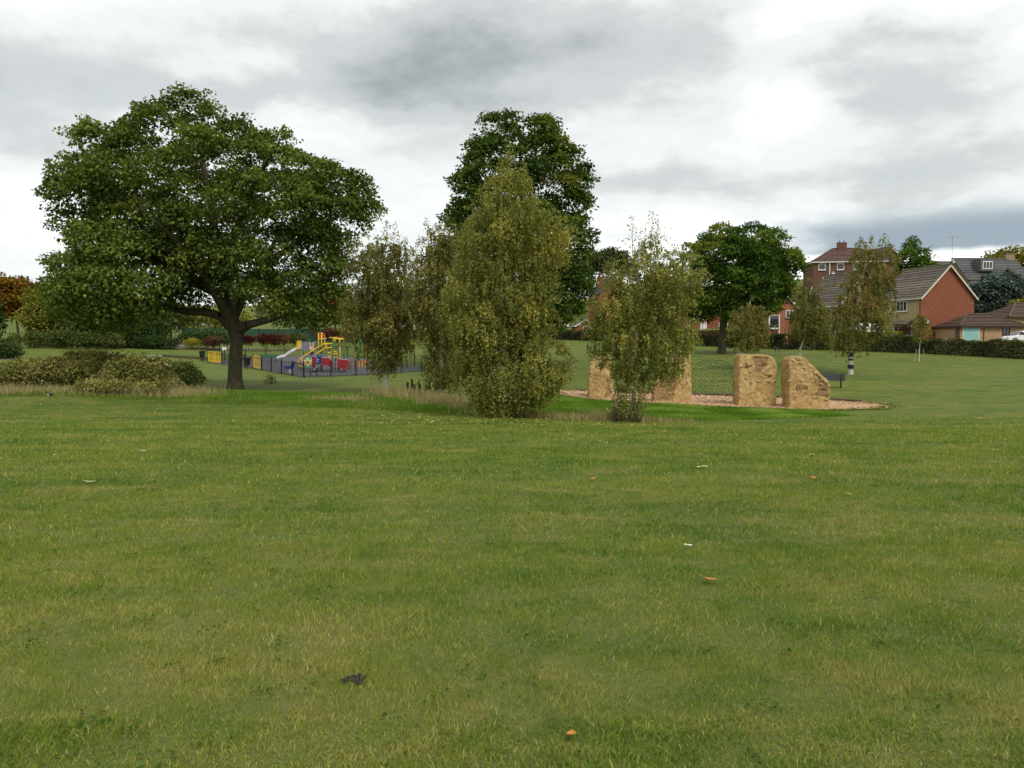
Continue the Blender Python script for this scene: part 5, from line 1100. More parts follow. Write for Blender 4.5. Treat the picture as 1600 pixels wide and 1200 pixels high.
# ------------------------------------------------------------------ houses
def house(name, label, A, B_, L, eave, ridge, base_z, wall='brick', side=None, roof='tile', ncourse=12, axis='Y', wins=(), doors=(), chim=(), over=.3, barge='white', hip=False, group=None, gutter=True, overlay=()):
    """local frame: X from A to B along the face towards the park, Y away from it; the ridge runs along `axis`"""
    A, B_ = Vector(A), Vector(B_); W_ = (B_ - A).length; rz = math.atan2(B_.y - A.y, B_.x - A.x)
    root = empty(name, (A.x, A.y, base_z), rz); tag(root, label, 'house', group); side = side or wall; th = .25
    bl = lambda mb, nm, m, p=root: mb.build(nm, M[m], p, local=True)
    def pent(x0, x1, y, sgn):      # gable-end wall
        top = [(x1, y, eave), ((x0 + x1) / 2, y, ridge - .12), (x0, y, eave)] if not hip else [(x1, y, eave), (x0, y, eave)]
        return MB().prism([(x0, y, -.6), (x1, y, -.6)] + top, (0, sgn * th, 0))
    if axis == 'Y':
        bl(pent(0, W_, 0, 1), 'wall', wall); bl(pent(0, W_, L, -1), 'wall', wall)
        for x, sx in ((.004, th), (W_ - th - .004, th)): bl(MB().prism([(x, th + .002, -.6), (x + sx, th + .002, -.6), (x + sx, th + .002, eave), (x, th + .002, eave)], (0, L - 2 * th - .004, 0)), 'wall', side)
        run = W_; slopes = [((0, 1), (W_ / 2, 0)), ]
    else:
        bl(MB().prism([(0, 0, -.6), (W_, 0, -.6), (W_, 0, eave), (0, 0, eave)], (0, th, 0)), 'wall', wall); bl(MB().prism([(0, L - th, -.6), (W_, L - th, -.6), (W_, L - th, eave), (0, L - th, eave)], (0, th, 0)), 'wall', wall)
        for x in (.003, W_ - th - .003):
            top = [(x, L - th, eave), (x, L / 2, ridge - .12), (x, th, eave)] if not hip else [(x, L - th, eave), (x, th, eave)]
            bl(MB().prism([(x, th, -.6), (x, L - th, -.6)] + top, (th, 0, 0)), 'wall', side)
    # roof: each slope a slab with its own courses of tiles
    def slope(e0, e1, r0, r1):
        e0, e1, r0, r1 = map(Vector, (e0, e1, r0, r1)); up = ((r0 + r1) / 2 - (e0 + e1) / 2); n = (e1 - e0).cross(r0 - e0)
        if n.length < 1e-6: n = (e1 - e0).cross(r1 - e0)
        n = n.normalized(); n = n if n.z > 0 else -n
        f = [e0, e1, r1, r0] if (r1 - r0).length > .05 else [e0, e1, r0]
        sl0 = bl(MB().prism(f, n * -.1), 'roof_slope', roof)
        for k in range(ncourse):
            a, c_ = k / ncourse, (k + 1.12) / ncourse; c_ = min(c_, 1)
            p = [e0.lerp(r0, a) + n * .10, e1.lerp(r1, a) + n * .10, e1.lerp(r1, c_) + n * .015, e0.lerp(r0, c_) + n * .015]
            bl(MB().prism(p, n * -.05), 'tile_course', roof, sl0)
    k = over / max((W_ if axis == 'Y' else L) / 2, .1); dz = (ridge - eave) * k
    o = over
    if axis == 'Y' and not hip:
        slope((-o, -o, eave - dz), (-o, L + o, eave - dz), (W_ / 2, -o, ridge), (W_ / 2, L + o, ridge)); slope((W_ + o, -o, eave - dz), (W_ + o, L + o, eave - dz), (W_ / 2, -o, ridge), (W_ / 2, L + o, ridge))
        for a, c_ in (((-o, -o - .03, eave - dz - .1), (W_ / 2, -o - .03, ridge - .1)), ((W_ + o, -o - .03, eave - dz - .1), (W_ / 2, -o - .03, ridge - .1))): bl(MB().bar(a, c_, .05, .2), 'bargeboard', barge)
        bl(MB().tube([(W_ / 2, -o, ridge + .05), (W_ / 2, L + o, ridge + .05)], .12, 7), 'ridge_tile', roof)
        if gutter:
            for x in (-o - .06, W_ + o + .06): bl(MB().tube([(x, -o, eave - dz - .05), (x, L + o, eave - dz - .05)], .07, 6), 'gutter', barge)
    elif not hip:
        slope((-o, -o, eave - dz), (W_ + o, -o, eave - dz), (-o, L / 2, ridge), (W_ + o, L / 2, ridge)); slope((-o, L + o, eave - dz), (W_ + o, L + o, eave - dz), (-o, L / 2, ridge), (W_ + o, L / 2, ridge))
        bl(MB().tube([(-o, L / 2, ridge + .05), (W_ + o, L / 2, ridge + .05)], .12, 7), 'ridge_tile', roof)
        for x in (-o - .03, W_ + o + .03):
            for yy in (-o, L + o): bl(MB().bar((x, yy, eave - dz - .1), (x, L / 2, ridge - .1), .05, .2), 'bargeboard', barge)
        if gutter: bl(MB().tube([(-o, -o - .06, eave - dz - .05), (W_ + o, -o - .06, eave - dz - .05)], .07, 6), 'gutter', barge)
    else:
        h = min(W_, L) / 2; r0, r1 = ((h, L / 2, ridge), (W_ - h, L / 2, ridge)) if W_ >= L else ((W_ / 2, h, ridge), (W_ / 2, L - h, ridge))
        c00, c10, c11, c01 = (-o, -o, eave - dz), (W_ + o, -o, eave - dz), (W_ + o, L + o, eave - dz), (-o, L + o, eave - dz)
        if W_ >= L: slope(c00, c10, r0, r1); slope(c01, c11, r0, r1); slope(c00, c01, r0, r0); slope(c10, c11, r1, r1)
        else: slope(c00, c01, r0, r1); slope(c10, c11, r0, r1); slope(c00, c10, r0, r0); slope(c01, c11, r1, r1)
        for a, c_ in ((c00, r0), (c10, r1 if W_ >= L else r0)): bl(MB().tube([Vector(a) + Vector((0, 0, .12)), Vector(c_) + Vector((0, 0, .12))], .10, 6), 'hip_tile', roof)
        bl(MB().tube([Vector(r0) + Vector((0, 0, .1)), Vector(r1) + Vector((0, 0, .1))], .11, 6), 'ridge_tile', roof)
        for a, c_ in ((c00, c10), (c00, c01)): bl(MB().bar(Vector(a) + Vector((0, 0, -.08)), Vector(c_) + Vector((0, 0, -.08)), .08, .18), 'fascia', barge)
    # windows: (face, u, z, w, h, mullions, frame)
    def place(face, u, z):
        if face == 'front': return Matrix.Translation((u, 0, z))
        if face == 'left': return Matrix.Translation((0, u, z)) @ Matrix.Rotation(R(-90), 4, 'Z')
        return Matrix.Translation((W_, u, z)) @ Matrix.Rotation(R(90), 4, 'Z')
    def set_(o_, m): o_.matrix_local = m; return o_
    for face, u, z, w, h, nm, fm in wins:
        m = place(face, u, z); mb = MB(); f = .09
        for c_, s_ in (((0, -.03, h - f / 2), (w, .1, f)), ((0, -.03, f / 2), (w, .1, f)), ((-w / 2 + f / 2, -.031, h / 2), (f, .1, h - 2 * f)), ((w / 2 - f / 2, -.031, h / 2), (f, .1, h - 2 * f))): mb.box(c_, s_)
        for k_ in range(1, nm + 1): mb.box((-w / 2 + w * k_ / (nm + 1), -.032, h / 2), (.07, .09, h - 2 * f))
        wo_ = set_(bl(mb, 'window', fm), m)
        for k_ in range(nm + 1):
            pw = w / (nm + 1); MB().box((-w / 2 + pw * (k_ + .5), -.012, h / 2), (pw - .05, .03, h - f)).build('pane', M['glass'], wo_, local=True)
        MB().box((0, -.09, -.05), (w + .2, .2, .08)).build('sill', M['concrete' if fm != 'white' else 'white'], wo_, local=True)
    for face, u, w, h, dm, fm in doors:
        m = place(face, u, 0); mb = MB()
        for c_, s_ in (((0, -.02, h - .04), (w, .1, .08)), ((-w / 2 + .04, -.02, h / 2), (.08, .1, h - .08)), ((w / 2 - .04, -.02, h / 2), (.08, .1, h - .08))): mb.box(c_, s_)
        do_ = set_(bl(mb, 'door_frame', fm), m); dl = MB().box((0, -.02, h / 2 - .04), (w - .16, .05, h - .08)).build('door', M[dm], do_, local=True)
        for k_ in range(5): MB().box((0, -.052, h * (.12 + .18 * k_)), (w - .24, .012, .03)).build('door_rib', M[dm], do_, local=True)
        MB().box((0, -.07, h * .45), (.12, .04, .04)).build('door_handle', M['black'], do_, local=True)
    for x, y, w, dd, z0, z1, m in chim:
        c_ = bl(MB().box((x, y, (z0 + z1) / 2), (w, dd, z1 - z0)).box((x, y, z1), (w + .12, dd + .12, .12)), 'chimney', m)
        for k_ in (-.25, .25): MB().tube([(x + k_ * w, y, z1 + .05), (x + k_ * w, y, z1 + .45)], [.11, .09], 8).build('chimney_pot', M['redtile'], c_, local=True)
    for nm, mb, m in overlay: bl(mb, nm, m)
    return root
def G2(px, d): p = gp(px, d); return (p.x, p.y)
def dish(p, face, r=.35, m='greymetal'):
    mb = MB(); p = Vector(p); f = Vector(face).normalized(); a = f.orthogonal().normalized(); c_ = f.cross(a)
    pr = None
    for j, (q, dp) in enumerate(((.02, -.10), (.5, -.07), (.85, -.02), (1, .03))):
        ring = [p + (a * math.cos(t) + c_ * math.sin(t)) * r * q + f * dp for t in np.linspace(0, 2 * math.pi, 13)[:-1]]
        k = len(mb.v); mb.v += [tuple(v) for v in ring]
        if pr is not None: mb.f += [(pr + i, pr + (i + 1) % 12, k + (i + 1) % 12, k + i) for i in range(12)]; mb.m += [0] * 12
        pr = k
    mb.tube([p - f * .3 + Vector((0, 0, -.1)), p - f * .1], .03, 5); mb.tube([p - Vector((0, 0, .3)), p + f * .45], .015, 5)
    return mb
def aerial(p, h):
    p = Vector(p); mb = MB().tube([p, p + Vector((0, 0, h))], .03, 5); t = p + Vector((0, 0, h - .1)); mb.tube([t + Vector((-.8, 0, 0)), t + Vector((.8, 0, .1))], .02, 5)
    for k in range(6): mb.tube([t + Vector((-.7 + k * .26, -.22, .02 * k)), t + Vector((-.7 + k * .26, .22, .02 * k))], .012, 4)
    return mb
# gable house facing the park
A_ = (53.1, 100.0); B2 = (60.9, 101.6); z0 = gz(56, 101); WH = math.hypot(B2[0] - A_[0], B2[1] - A_[1])
zq = lambda py, d: CAM_H + (HY - py) * d / F
EV, RG = zq(463, 100) - z0, zq(415, 101) - z0
bay = MB().prism([(-1.1, 1.4, EV * .40), (-.05, 1.4, EV * .47), (-.05, 5.2, EV * .47), (-1.1, 5.2, EV * .40)], (0, 0, .1))
house('gable_house', 'red brick gable house with a stone side wall, the nearest beyond the hedge', A_, B2, 8.2, EV, RG, z0, 'brick', 'stone', 'tile', 12, 'Y',
      wins=[('left', 3.6, EV - 1.85, 2.0, 1.35, 2, 'white'), ('left', 6.6, EV - 1.85, 1.2, 1.35, 1, 'white'), ('left', 3.3, .9, 3.4, 1.35, 3, 'white')],
      barge='cream', overlay=[('porch_roof', bay, 'tile'), ('satellite_dish', dish((WH / 2 + .25, -.3, RG + .55), (.4, -1, .25), .42), 'greymetal'), ('aerial', aerial((WH / 2 + .15, -.25, RG - .6), 4.2), 'greymetal'),
                             ('satellite_dish', dish((.55, -.35, EV * .47), (-.2, -1, .25), .38), 'greymetal'), ('brick_band', MB().box((WH / 2, -.03, .42), (WH, .06, .12)), 'tanbrick'), ('alarm_box', MB().box((WH - 2.1, -.06, 2.6), (.3, .12, .25)), 'white'),
                             ('bay_panel', MB().box((-.5, 3.3, .35), (.9, 3.9, .85)), 'darkred'), ('quoin', MB().box((-.05, .12, EV / 2 - .4), (.12, .3, EV)), 'brick')])
# bungalow with turquoise garage door
A_ = G2(1500, 95); ang = R(4); Lw = 8.2; B2 = (A_[0] + Lw * math.cos(ang), A_[1] + Lw * math.sin(ang)); z0 = gz(*A_)
z0 = zq(532, 95); EV, RG = zq(508, 95) - z0, zq(492, 97) - z0
house('bungalow_garage', 'low tan brick bungalow with a turquoise garage door and brown hipped roof', A_, B2, 5.0, EV, RG, z0, 'tanbrick', None, 'browntile', 8, 'X', wins=[('front', 5.9, .55, .95, 1.05, 1, 'brownpaint')], doors=[('front', 1.35, 2.15, EV - .22, 'turq', 'white')],
      barge='brownpaint', hip=True, overlay=[('downpipe', MB().tube([(3.0, -.06, 0), (3.0, -.06, EV)], .05, 6), 'brownpaint'), ('side_gate', MB().box((-.35, .1, .8), (.5, .06, 1.7)), 'brownpaint')])
A_ = G2(1576, 101); B2 = (A_[0] + 9, A_[1] + .7); z0 = zq(534, 101)
house('bungalow', 'brown roofed brick bungalow cut by the right picture edge', A_, B2, 7, zq(494, 101) - z0, zq(474, 103) - z0, z0, 'tanbrick', None, 'browntile', 9, 'X', wins=[('front', 3.2, .9, 1.4, 1.2, 1, 'white')], barge='brownpaint', hip=True)
# row of houses left of the gable house, half hidden by the birches
A_ = G2(1312, 112); B2 = (A_[0] + 7.4, A_[1] + 1.4); z0 = gz(*A_); z0 = zq(530, 112)
house('gable_house', 'orange brick gable house behind the banded birch', A_, B2, 9.5, zq(474, 112) - z0, zq(424, 113) - z0, z0, 'orangebrick', 'stone', 'tile', 13, 'Y', wins=[('left', 3, 3.3, 1.6, 1.2, 1, 'white'), ('left', 6.5, 3.3, 1.6, 1.2, 1, 'white'), ('front', 3.6, .9, 2, 1.2, 2, 'white')], barge='white')
A_ = G2(1286, 104); B2 = (A_[0] + 3.6, A_[1] + .3); z0 = zq(530, 104)
house('garage', 'small stone garage with a pale blue door behind the hedge', A_, B2, 5, zq(507, 104) - z0, zq(494, 105) - z0, z0, 'stone', None, 'tile', 6, 'X', doors=[('front', 1.1, 1.5, 1.9, 'paleblue', 'white')], barge='white')
A_ = G2(1190, 114); B2 = (A_[0] + 5.8, A_[1] + .8); z0 = zq(528, 114)
house('gable_house', 'orange brick gable house with tall white framed panels right of the round tree', A_, B2, 8, zq(482, 114) - z0, zq(456, 115) - z0, z0, 'orangebrick', None, 'tile', 10, 'Y', wins=[('front', 1.9, 1.4, 1.5, 2.0, 0, 'white'), ('front', 4.3, 3.0, 1.2, 1.1, 1, 'white')], barge='white',
      overlay=[('panel', MB().box((1.9, -.04, .6), (1.3, .08, 1.35)), 'darkred'), ('panel_post', MB().box((1.1, -.05, 1.6), (.14, .12, 3.6)), 'white'), ('panel_post', MB().box((2.7, -.05, 1.6), (.14, .12, 3.6)), 'white')])
A_ = G2(1068, 128); B2 = (A_[0] + 10, A_[1] + 1); z0 = zq(526, 128)
house('brick_house', 'dark red brick house with a white door under the round tree', A_, B2, 7, zq(486, 128) - z0, zq(466, 130) - z0, z0, 'brick', None, 'tile', 8, 'X', wins=[('front', 6.8, 1.0, 1.6, 1.3, 1, 'white'), ('front', 2.2, 3.0, 1.4, 1.1, 1, 'white')], doors=[('front', 3.4, 1.1, 2.4, 'white', 'white')], barge='white', overlay=[('low_panel', MB().box((3.4, -.6, .3), (5, .1, .9)), 'darkred')])
# far brick gable with chimney
A_ = G2(937, 150); B2 = (A_[0] + 5.6, A_[1] + 1.0); z0 = zq(505, 150)
house('gable_house', 'orange brick gable house with a slate roof and chimney right of the sycamore', A_, B2, 8, zq(457, 150) - z0, zq(434, 151) - z0, z0, 'orangebrick', None, 'slate', 8, 'Y', chim=[(.9, 2.2, .9, .7, zq(455, 150) - z0, zq(432, 150) - z0, 'brick')], barge='slate')
A_ = G2(900, 143); B2 = (A_[0] + 3.6, A_[1] + .3); z0 = zq(521, 143)
house('garage', 'small brick gabled garage behind the far hedge', A_, B2, 5, zq(508, 143) - z0, zq(499, 143) - z0, z0, 'brick', None, 'slate', 5, 'Y', barge='white', doors=[('front', 1.9, 1.2, 1.3, 'brownpaint', 'white')])
# houses glimpsed between the birches
A_ = G2(600, 152); B2 = (A_[0] + 9, A_[1] + .5); z0 = zq(512, 152)
house('cream_house', 'cream rendered house with a slate roof glimpsed behind the slim birches', A_, B2, 7, zq(472, 152) - z0, zq(452, 154) - z0, z0, 'cream', None, 'slate', 8, 'X', wins=[('front', 2.2, 3.2, 1.5, 1.2, 1, 'white'), ('front', 6.4, 3.2, 1.5, 1.2, 1, 'white')], barge='white')
A_ = G2(672, 148); B2 = (A_[0] + 6, A_[1] + .5); z0 = zq(512, 148)
house('brick_house', 'brick house glimpsed behind the grey-green birch', A_, B2, 7, zq(485, 148) - z0, zq(470, 150) - z0, z0, 'orangebrick', None, 'slate', 7, 'X', wins=[('front', 2, 1.0, 1.5, 1.2, 1, 'white')], barge='white')
A_ = G2(268, 178); B2 = (A_[0] + 9, A_[1] + .5); z0 = zq(512, 178)
house('cream_house', 'pale house far behind the trees left of the maple trunk', A_, B2, 7, zq(494, 178) - z0, zq(484, 180) - z0, z0, 'cream', None, 'tile', 6, 'X', wins=[('front', 2.2, .9, 1.5, 1.2, 1, 'white'), ('front', 6.4, .9, 1.5, 1.2, 1, 'white')], barge='white')
# upper house with the hipped red roof
A_ = G2(1270, 150); B2 = (A_[0] + 14, A_[1] - 2.2); z0 = zq(455, 150)
house('hill_house', 'brick house with a red brown hipped roof and chimney up the hill', A_, B2, 9, zq(409, 150) - z0, zq(389, 152) - z0, z0, 'dullbrick', None, 'redtile', 9, 'X', wins=[('front', 1.6, 4.0, 1.3, 1.2, 0, 'white'), ('front', 5.0, 4.0, 1.3, 1.2, 0, 'white'), ('front', 8.0, 4.0, 1.3, 1.2, 0, 'white'), ('front', 2.4, 1.3, 1.3, 1.3, 1, 'white')],
      hip=True, barge='white', chim=[(6.2, 4.2, 1.7, .9, zq(398, 152) - z0, zq(380, 152) - z0, 'dullbrick')], overlay=[('downpipe', MB().tube([(3.0, -.08, 0), (3.0, -.08, 5.6)], .1, 6), 'white'), ('aerial', aerial((5.5, 4.2, zq(378, 152) - z0), 1.6), 'greymetal'), ('satellite_dish', dish((3.6, -.4, 3.4), (.2, -1, .2), .4), 'greymetal')])
A_ = G2(1368, 158); B2 = (A_[0] + 5.5, A_[1] + 1.0); z0 = zq(446, 158)
house('hill_house', 'narrow brick gable of a second house up the hill', A_, B2, 8, zq(402, 158) - z0, zq(387, 158) - z0, z0, 'dullbrick', None, 'redtile', 8, 'Y', barge='redtile', wins=[('front', 2.7, 3.2, 1.2, 1.2, 0, 'white')])
# stone terrace with slate roofs
A_ = G2(1512, 142); B2 = (A_[0] + 11.5, A_[1] + .4); z0 = zq(482, 142)
dm = MB().box((3.9, 1.9, zq(414, 142) - z0), (2.6, 2.6, 2.3)); EV, RG = zq(436, 142) - z0, zq(404, 145) - z0
house('stone_house', 'weathered stone house with a slate roof and a dormer window', A_, B2, 9, EV, RG, z0, 'darkstone', None, 'slate', 9, 'X', wins=[('front', 1.2, EV - 1.8, 1.6, 1.3, 1, 'white'), ('front', 4.4, EV - 1.8, 1.6, 1.3, 1, 'white'), ('front', 9.2, EV - 1.8, 1.6, 1.3, 1, 'white')], barge='slate', chim=[(10.6, 4.5, 1.6, .9, RG - 2.2, RG + .9, 'darkstone')],
      overlay=[('dormer', dm, 'slate'), ('dormer_window', MB().box((3.9, .58, zq(414.5, 142) - z0), (1.9, .08, 1.45)), 'white')] + [('dormer_pane', MB().box((3.9 - .58 + .58 * k, .53, zq(414.5, 142) - z0), (.44, .06, 1.1)), 'glass') for k in range(3)])
A_ = G2(1462, 148); B2 = (A_[0] + 6.4, A_[1] + .2); z0 = zq(482, 148)
house('stone_house', 'brown tiled house joined to the stone house behind the gable', A_, B2, 9, zq(440, 148) - z0, zq(409, 151) - z0, z0, 'darkstone', None, 'tile', 9, 'X', barge='tile', wins=[('front', 4.8, 3.2, 1.4, 1.3, 1, 'white')], chim=[(.4, 4.5, .9, .9, zq(411, 150) - z0 - 1, zq(401, 150) - z0, 'tanbrick')])
A_ = G2(1602, 138); B2 = (A_[0] + 9, A_[1] + .4); z0 = zq(482, 138)
house('stone_house', 'tan stone house at the right picture edge with a slate roof', A_, B2, 9, zq(442, 138) - z0, zq(418, 140) - z0, z0, 'tanbrick', 'darkstone', 'slate', 9, 'X', barge='slate', wins=[('front', 3, 3, 1.5, 1.3, 1, 'white')])
o = MB().box((0, 0, .45), (22, .12, .9)).box((0, 0, .93), (22.1, .2, .08)).build('garden_wall', M['brick']); p = gp(1460, 90.5); o.location = p + Vector((0, 0, 0)); o.rotation_euler = (0, 0, R(3)); tag(o, 'low brick garden wall just behind the hedge', 'wall')
# flat lean-to roof between the gable house and the bungalow
p = gp(1538, 107); o = MB().prism([(-2.4, 0, 2.6), (3, 0, 2.2), (3, 3, 2.2), (-2.4, 3, 2.9)], (0, 0, .12)).box((0, 1.5, 1.2), (4.4, 2.6, 2.4)).build('shed', M['greymetal']); o.location = p; tag(o, 'grey flat roofed shed behind the turquoise garage', 'shed')

# ------------------------------------------------------------------ vehicles behind the hedge
def car(label, px, d, rz, paintm, kind='car', lift=0.0, group='cars parked beyond the hedge'):
    B = gp(px, d); B.z += lift; root = empty('parked_car', B, rz); tag(root, label, 'car' if kind == 'car' else 'van', group); w = 1.72
    if kind == 'car':
        body = [(-2.1, .28), (-2.12, .62), (-2.0, .84), (-1.3, .90), (1.05, .92), (1.75, .80), (2.05, .62), (2.1, .30)]; cab = [(-1.75, .88), (-1.25, 1.36), (-.9, 1.43), (.25, 1.43), (.55, 1.36), (1.2, .90)]
    else:
        body = [(-2.4, .3), (-2.4, 1.05), (1.9, 1.05), (2.35, .85), (2.4, .35)]; cab = [(-2.38, 1.03), (-2.3, 1.9), (-2.0, 1.98), (.75, 1.98), (1.05, 1.85), (1.75, 1.05)]
    def shell(pr, ww, taper, m, nm):
        P = [Vector((x, -ww / 2, z)) for x, z in pr]; mb = MB(); n = len(P); zc = max(p.z for p in P)
        V = [Vector((p.x, s_ * (ww / 2 - taper * max(0, (p.z - .9))), p.z)) for s_ in (-1, 1) for p in P]; mb.add(V, [tuple(range(n)), tuple(range(2 * n - 1, n - 1, -1))] + [(i, n + i, n + (i + 1) % n, (i + 1) % n) for i in range(n)])
        o_ = mb.build(nm, M[m], root, local=True); bv = o_.modifiers.new('b', 'BEVEL'); bv.width = .06; bv.segments = 2; return o_
    shell(body, w, 0, paintm, 'body'); c_ = shell(cab, w - .08, .22, paintm, 'cabin')
    for s_ in (-1, 1):
        xs_ = [(-1.15, -.1), (.0, .9)] if kind == 'car' else [(.3, 1.2)]
        for x0, x1 in xs_:
            zt = 1.33 if kind == 'car' else 1.75; zb = .95 if kind == 'car' else 1.15
            MB().prism([(x0 - (.12 if x0 < -.5 else 0), s_ * (w / 2 - .075), zb), (x1 + (.12 if x1 > .5 else 0), s_ * (w / 2 - .075), zb), (x1 - .25 if x1 > .5 else x1, s_ * (w / 2 - .15), zt), (x0 + .1 if x0 < -.5 else x0, s_ * (w / 2 - .15), zt)], (0, s_ * .05, 0)).build('side_window', M['glass'], root, local=True)
        MB().box((2.06 if kind == 'car' else 2.38, s_ * .62, .66), (.06, .3, .14)).build('headlight', M['whitep'], root, local=True); MB().box((-2.1 if kind == 'car' else -2.39, s_ * .66, .72), (.06, .2, .16)).build('tail_light', M['redp'], root, local=True)
        for x in (-1.35, 1.35):
            wh = MB().tube([(x, s_ * (w / 2 - .16), .31), (x, s_ * (w / 2 + .02), .31)], .31, 14).build('wheel', M['tyre'], root, local=True); MB().tube([(x, s_ * (w / 2 + .015), .31), (x, s_ * (w / 2 + .03), .31)], .19, 12).build('rim', M['greymetal'], wh, local=True)
    if kind == 'car': MB().prism([(.62, -.62, 1.34), (1.14, -.72, .95), (1.14, .72, .95), (.62, .62, 1.34)], (.04, 0, .03)).build('windscreen', M['glass'], root, local=True)
    else: MB().prism([(1.12, -.66, 1.82), (1.72, -.72, 1.12), (1.72, .72, 1.12), (1.12, .66, 1.82)], (.04, 0, .03)).build('windscreen', M['glass'], root, local=True)
    return root
def roofline(py, d, px, h): return zq(py, d) - h - gp(px, d).z
car('bright red car roof showing above the hedge beside the pale blue door', 1282, 99, R(10), 'carred', lift=roofline(520.5, 99, 1282, 1.43)); car('silver car above the hedge behind the crooked birch trunk', 1266, 101, R(170), 'carsilver', lift=roofline(516.5, 101, 1266, 1.43))
car('white van behind the banded birch', 1352, 97, R(8), 'carwhite', 'van', lift=roofline(505, 97, 1352, 1.98)); car('white car with a dark roof line cut by the right picture edge', 1598, 90, R(175), 'carwhite', lift=roofline(517, 90, 1598, 1.43))
car('red and pale car under the round tree', 1118, 116, R(5), 'carred', lift=roofline(515, 116, 1118, 1.43)); car('white car beyond the far hedge beside the weeping birch', 872, 152, R(0), 'carwhite', lift=roofline(502, 152, 872, 1.43)); car('white car glimpsed through the slim brownish birch', 583, 146, R(185), 'carwhite', lift=roofline(502, 146, 583, 1.43))
# lamp posts
for px, d, y0, lb in ((1216, 108, 484, 'thin grey lamp post before the orange gable house'), (1097, 118, 500, 'thin grey lamp post left of the round tree trunk')):
    B = gp(px, d); h = zq(y0, d) - B.z; lp = empty('street_lamp', B); tag(lp, lb, 'lamp post', 'street lamps along the road'); MB().tube([(0, 0, -.2), (0, 0, h)], [.09, .05], 8).build('pole', M['greymetal'], lp, local=True); MB().box((.25, 0, h), (.6, .18, .1)).build('lamp_head', M['greymetal'], lp, local=True)

# ------------------------------------------------------------------ sapling stakes, trunk bands
for k, (dx, ln) in enumerate(((-.45, .16), (-.06, 0), (.42, -.03))):
    B = gp(1436, 74.2 - .2 * k) + Vector((dx, 0, 0)); o = MB().tube([(0, 0, -.1), (ln, 0, 1.2)], .035, 7).build('tree_stake', M['timber']); o.location = B
    tag(o, ('leaning timber stake left of the sapling', 'timber stake at the sapling stem', 'timber stake right of the sapling')[k], 'stake', 'stakes round the sapling')
bt = [q for q in C.objects if q.get('label', '').startswith('sparse birch')][0]
for z_, h_ in ((.42, .28), (1.0, .12), (1.28, .30), (1.75, .09)):
    MB().tube([(0, 0, z_), (0, 0, z_ + h_)], [.225, .205] if z_ < .8 else [.19, .185], 12).build('bark_band', M['black'], bt, local=True)

# ------------------------------------------------------------------ person, dog, magpie
def skin(name, J, E, matfn, mats, sub=2):
    names = list(J); me = bpy.data.meshes.new(name); me.from_pydata([J[k][0] for k in names], [(names.index(a), names.index(c_)) for a, c_ in E], []); o = link(name, me)
    o.modifiers.new('skin', 'SKIN'); o.modifiers['skin'].use_smooth_shade = True
    for i, k in enumerate(names):
        r = J[k][1]; me.skin_vertices[0].data[i].radius = r if hasattr(r, '__len__') else (r, r)
    me.skin_vertices[0].data[0].use_root = True
    sb = o.modifiers.new('sub', 'SUBSURF'); sb.levels = sub; sb.render_levels = sub
    dg = bpy.context.evaluated_depsgraph_get(); m2 = bpy.data.meshes.new_from_object(o.evaluated_get(dg)); o.modifiers.clear(); o.data = m2; bpy.data.meshes.remove(me)
    m2.materials.clear()
    for m in mats: m2.materials.append(M[m])
    for p in m2.polygons: p.material_index = matfn(p.center); p.use_smooth = True
    return o
J = {'pelvis': ((0, 0, .92), (.15, .11)), 'waist': ((0, -.02, 1.08), (.14, .10)), 'chest': ((0, -.02, 1.28), (.17, .12)), 'neck': ((0, -.03, 1.45), .055), 'head0': ((0, -.05, 1.54), (.075, .085)), 'head1': ((0, -.05, 1.66), (.078, .09)), 'head2': ((0, -.04, 1.72), .05)}
E = [('pelvis', 'waist'), ('waist', 'chest'), ('chest', 'neck'), ('neck', 'head0'), ('head0', 'head1'), ('head1', 'head2')]
for s_, sx in (('l', -1), ('r', 1)):
    st_ = .14 * sx
    J.update({s_ + 'hip': ((sx * .10, 0, .86), .085), s_ + 'knee': ((sx * .13, st_ * .6 - .03, .49), .06), s_ + 'ank': ((sx * .15, st_, .09), .042), s_ + 'toe': ((sx * .17, st_ - .17, .04), .035), s_ + 'sh': ((sx * .20, -.02, 1.36), .06), s_ + 'elb': ((sx * .27, .02, 1.10), .043), s_ + 'wr': ((sx * .24, -.14, .92), .03)})
    E += [('pelvis', s_ + 'hip'), (s_ + 'hip', s_ + 'knee'), (s_ + 'knee', s_ + 'ank'), (s_ + 'ank', s_ + 'toe'), ('chest', s_ + 'sh'), (s_ + 'sh', s_ + 'elb'), (s_ + 'elb', s_ + 'wr')]
    for k, (fx_, fy_, ln) in enumerate(((-.025, 0, .08), (-.008, 0, .095), (.010, 0, .09), (.026, 0, .075))):
        f1 = s_ + 'f%d' % k; J[f1] = ((sx * .24 + fx_, -.19, .88), .010); J[f1 + 'b'] = ((sx * .24 + fx_, -.20 - ln * .3, .88 - ln * .7), .008); E += [(s_ + 'wr', f1), (f1, f1 + 'b')]
    J[s_ + 'th'] = ((sx * .24 - sx * .05, -.19, .87), .010); E.append((s_ + 'wr', s_ + 'th'))
def pm(c): return 0 if c.z > 1.455 or (c.z < .93 and abs(c.x) > .185 and c.y < -.12) else (1 if c.z > .88 else (3 if c.z < .09 else 2))
pe = skin('person', J, E, pm, ['skin', 'jacket', 'trousers', 'black']); pe.location = gp(1229, 88.5); pe.rotation_euler = (0, 0, R(-70)); pe.scale = (.95, .95, .95); tag(pe, 'person in a dark red jacket and dark trousers walking by the hedge', 'person')
hm = MB().ball((0, -.03, 1.675), (.098, .112, .105), 12, 8); hm.v = [(x, y, max(z, 1.60 if y > -.06 else 1.70)) for x, y, z in hm.v]; hm.build('hair', M['hair'], pe, local=True, smooth=True)
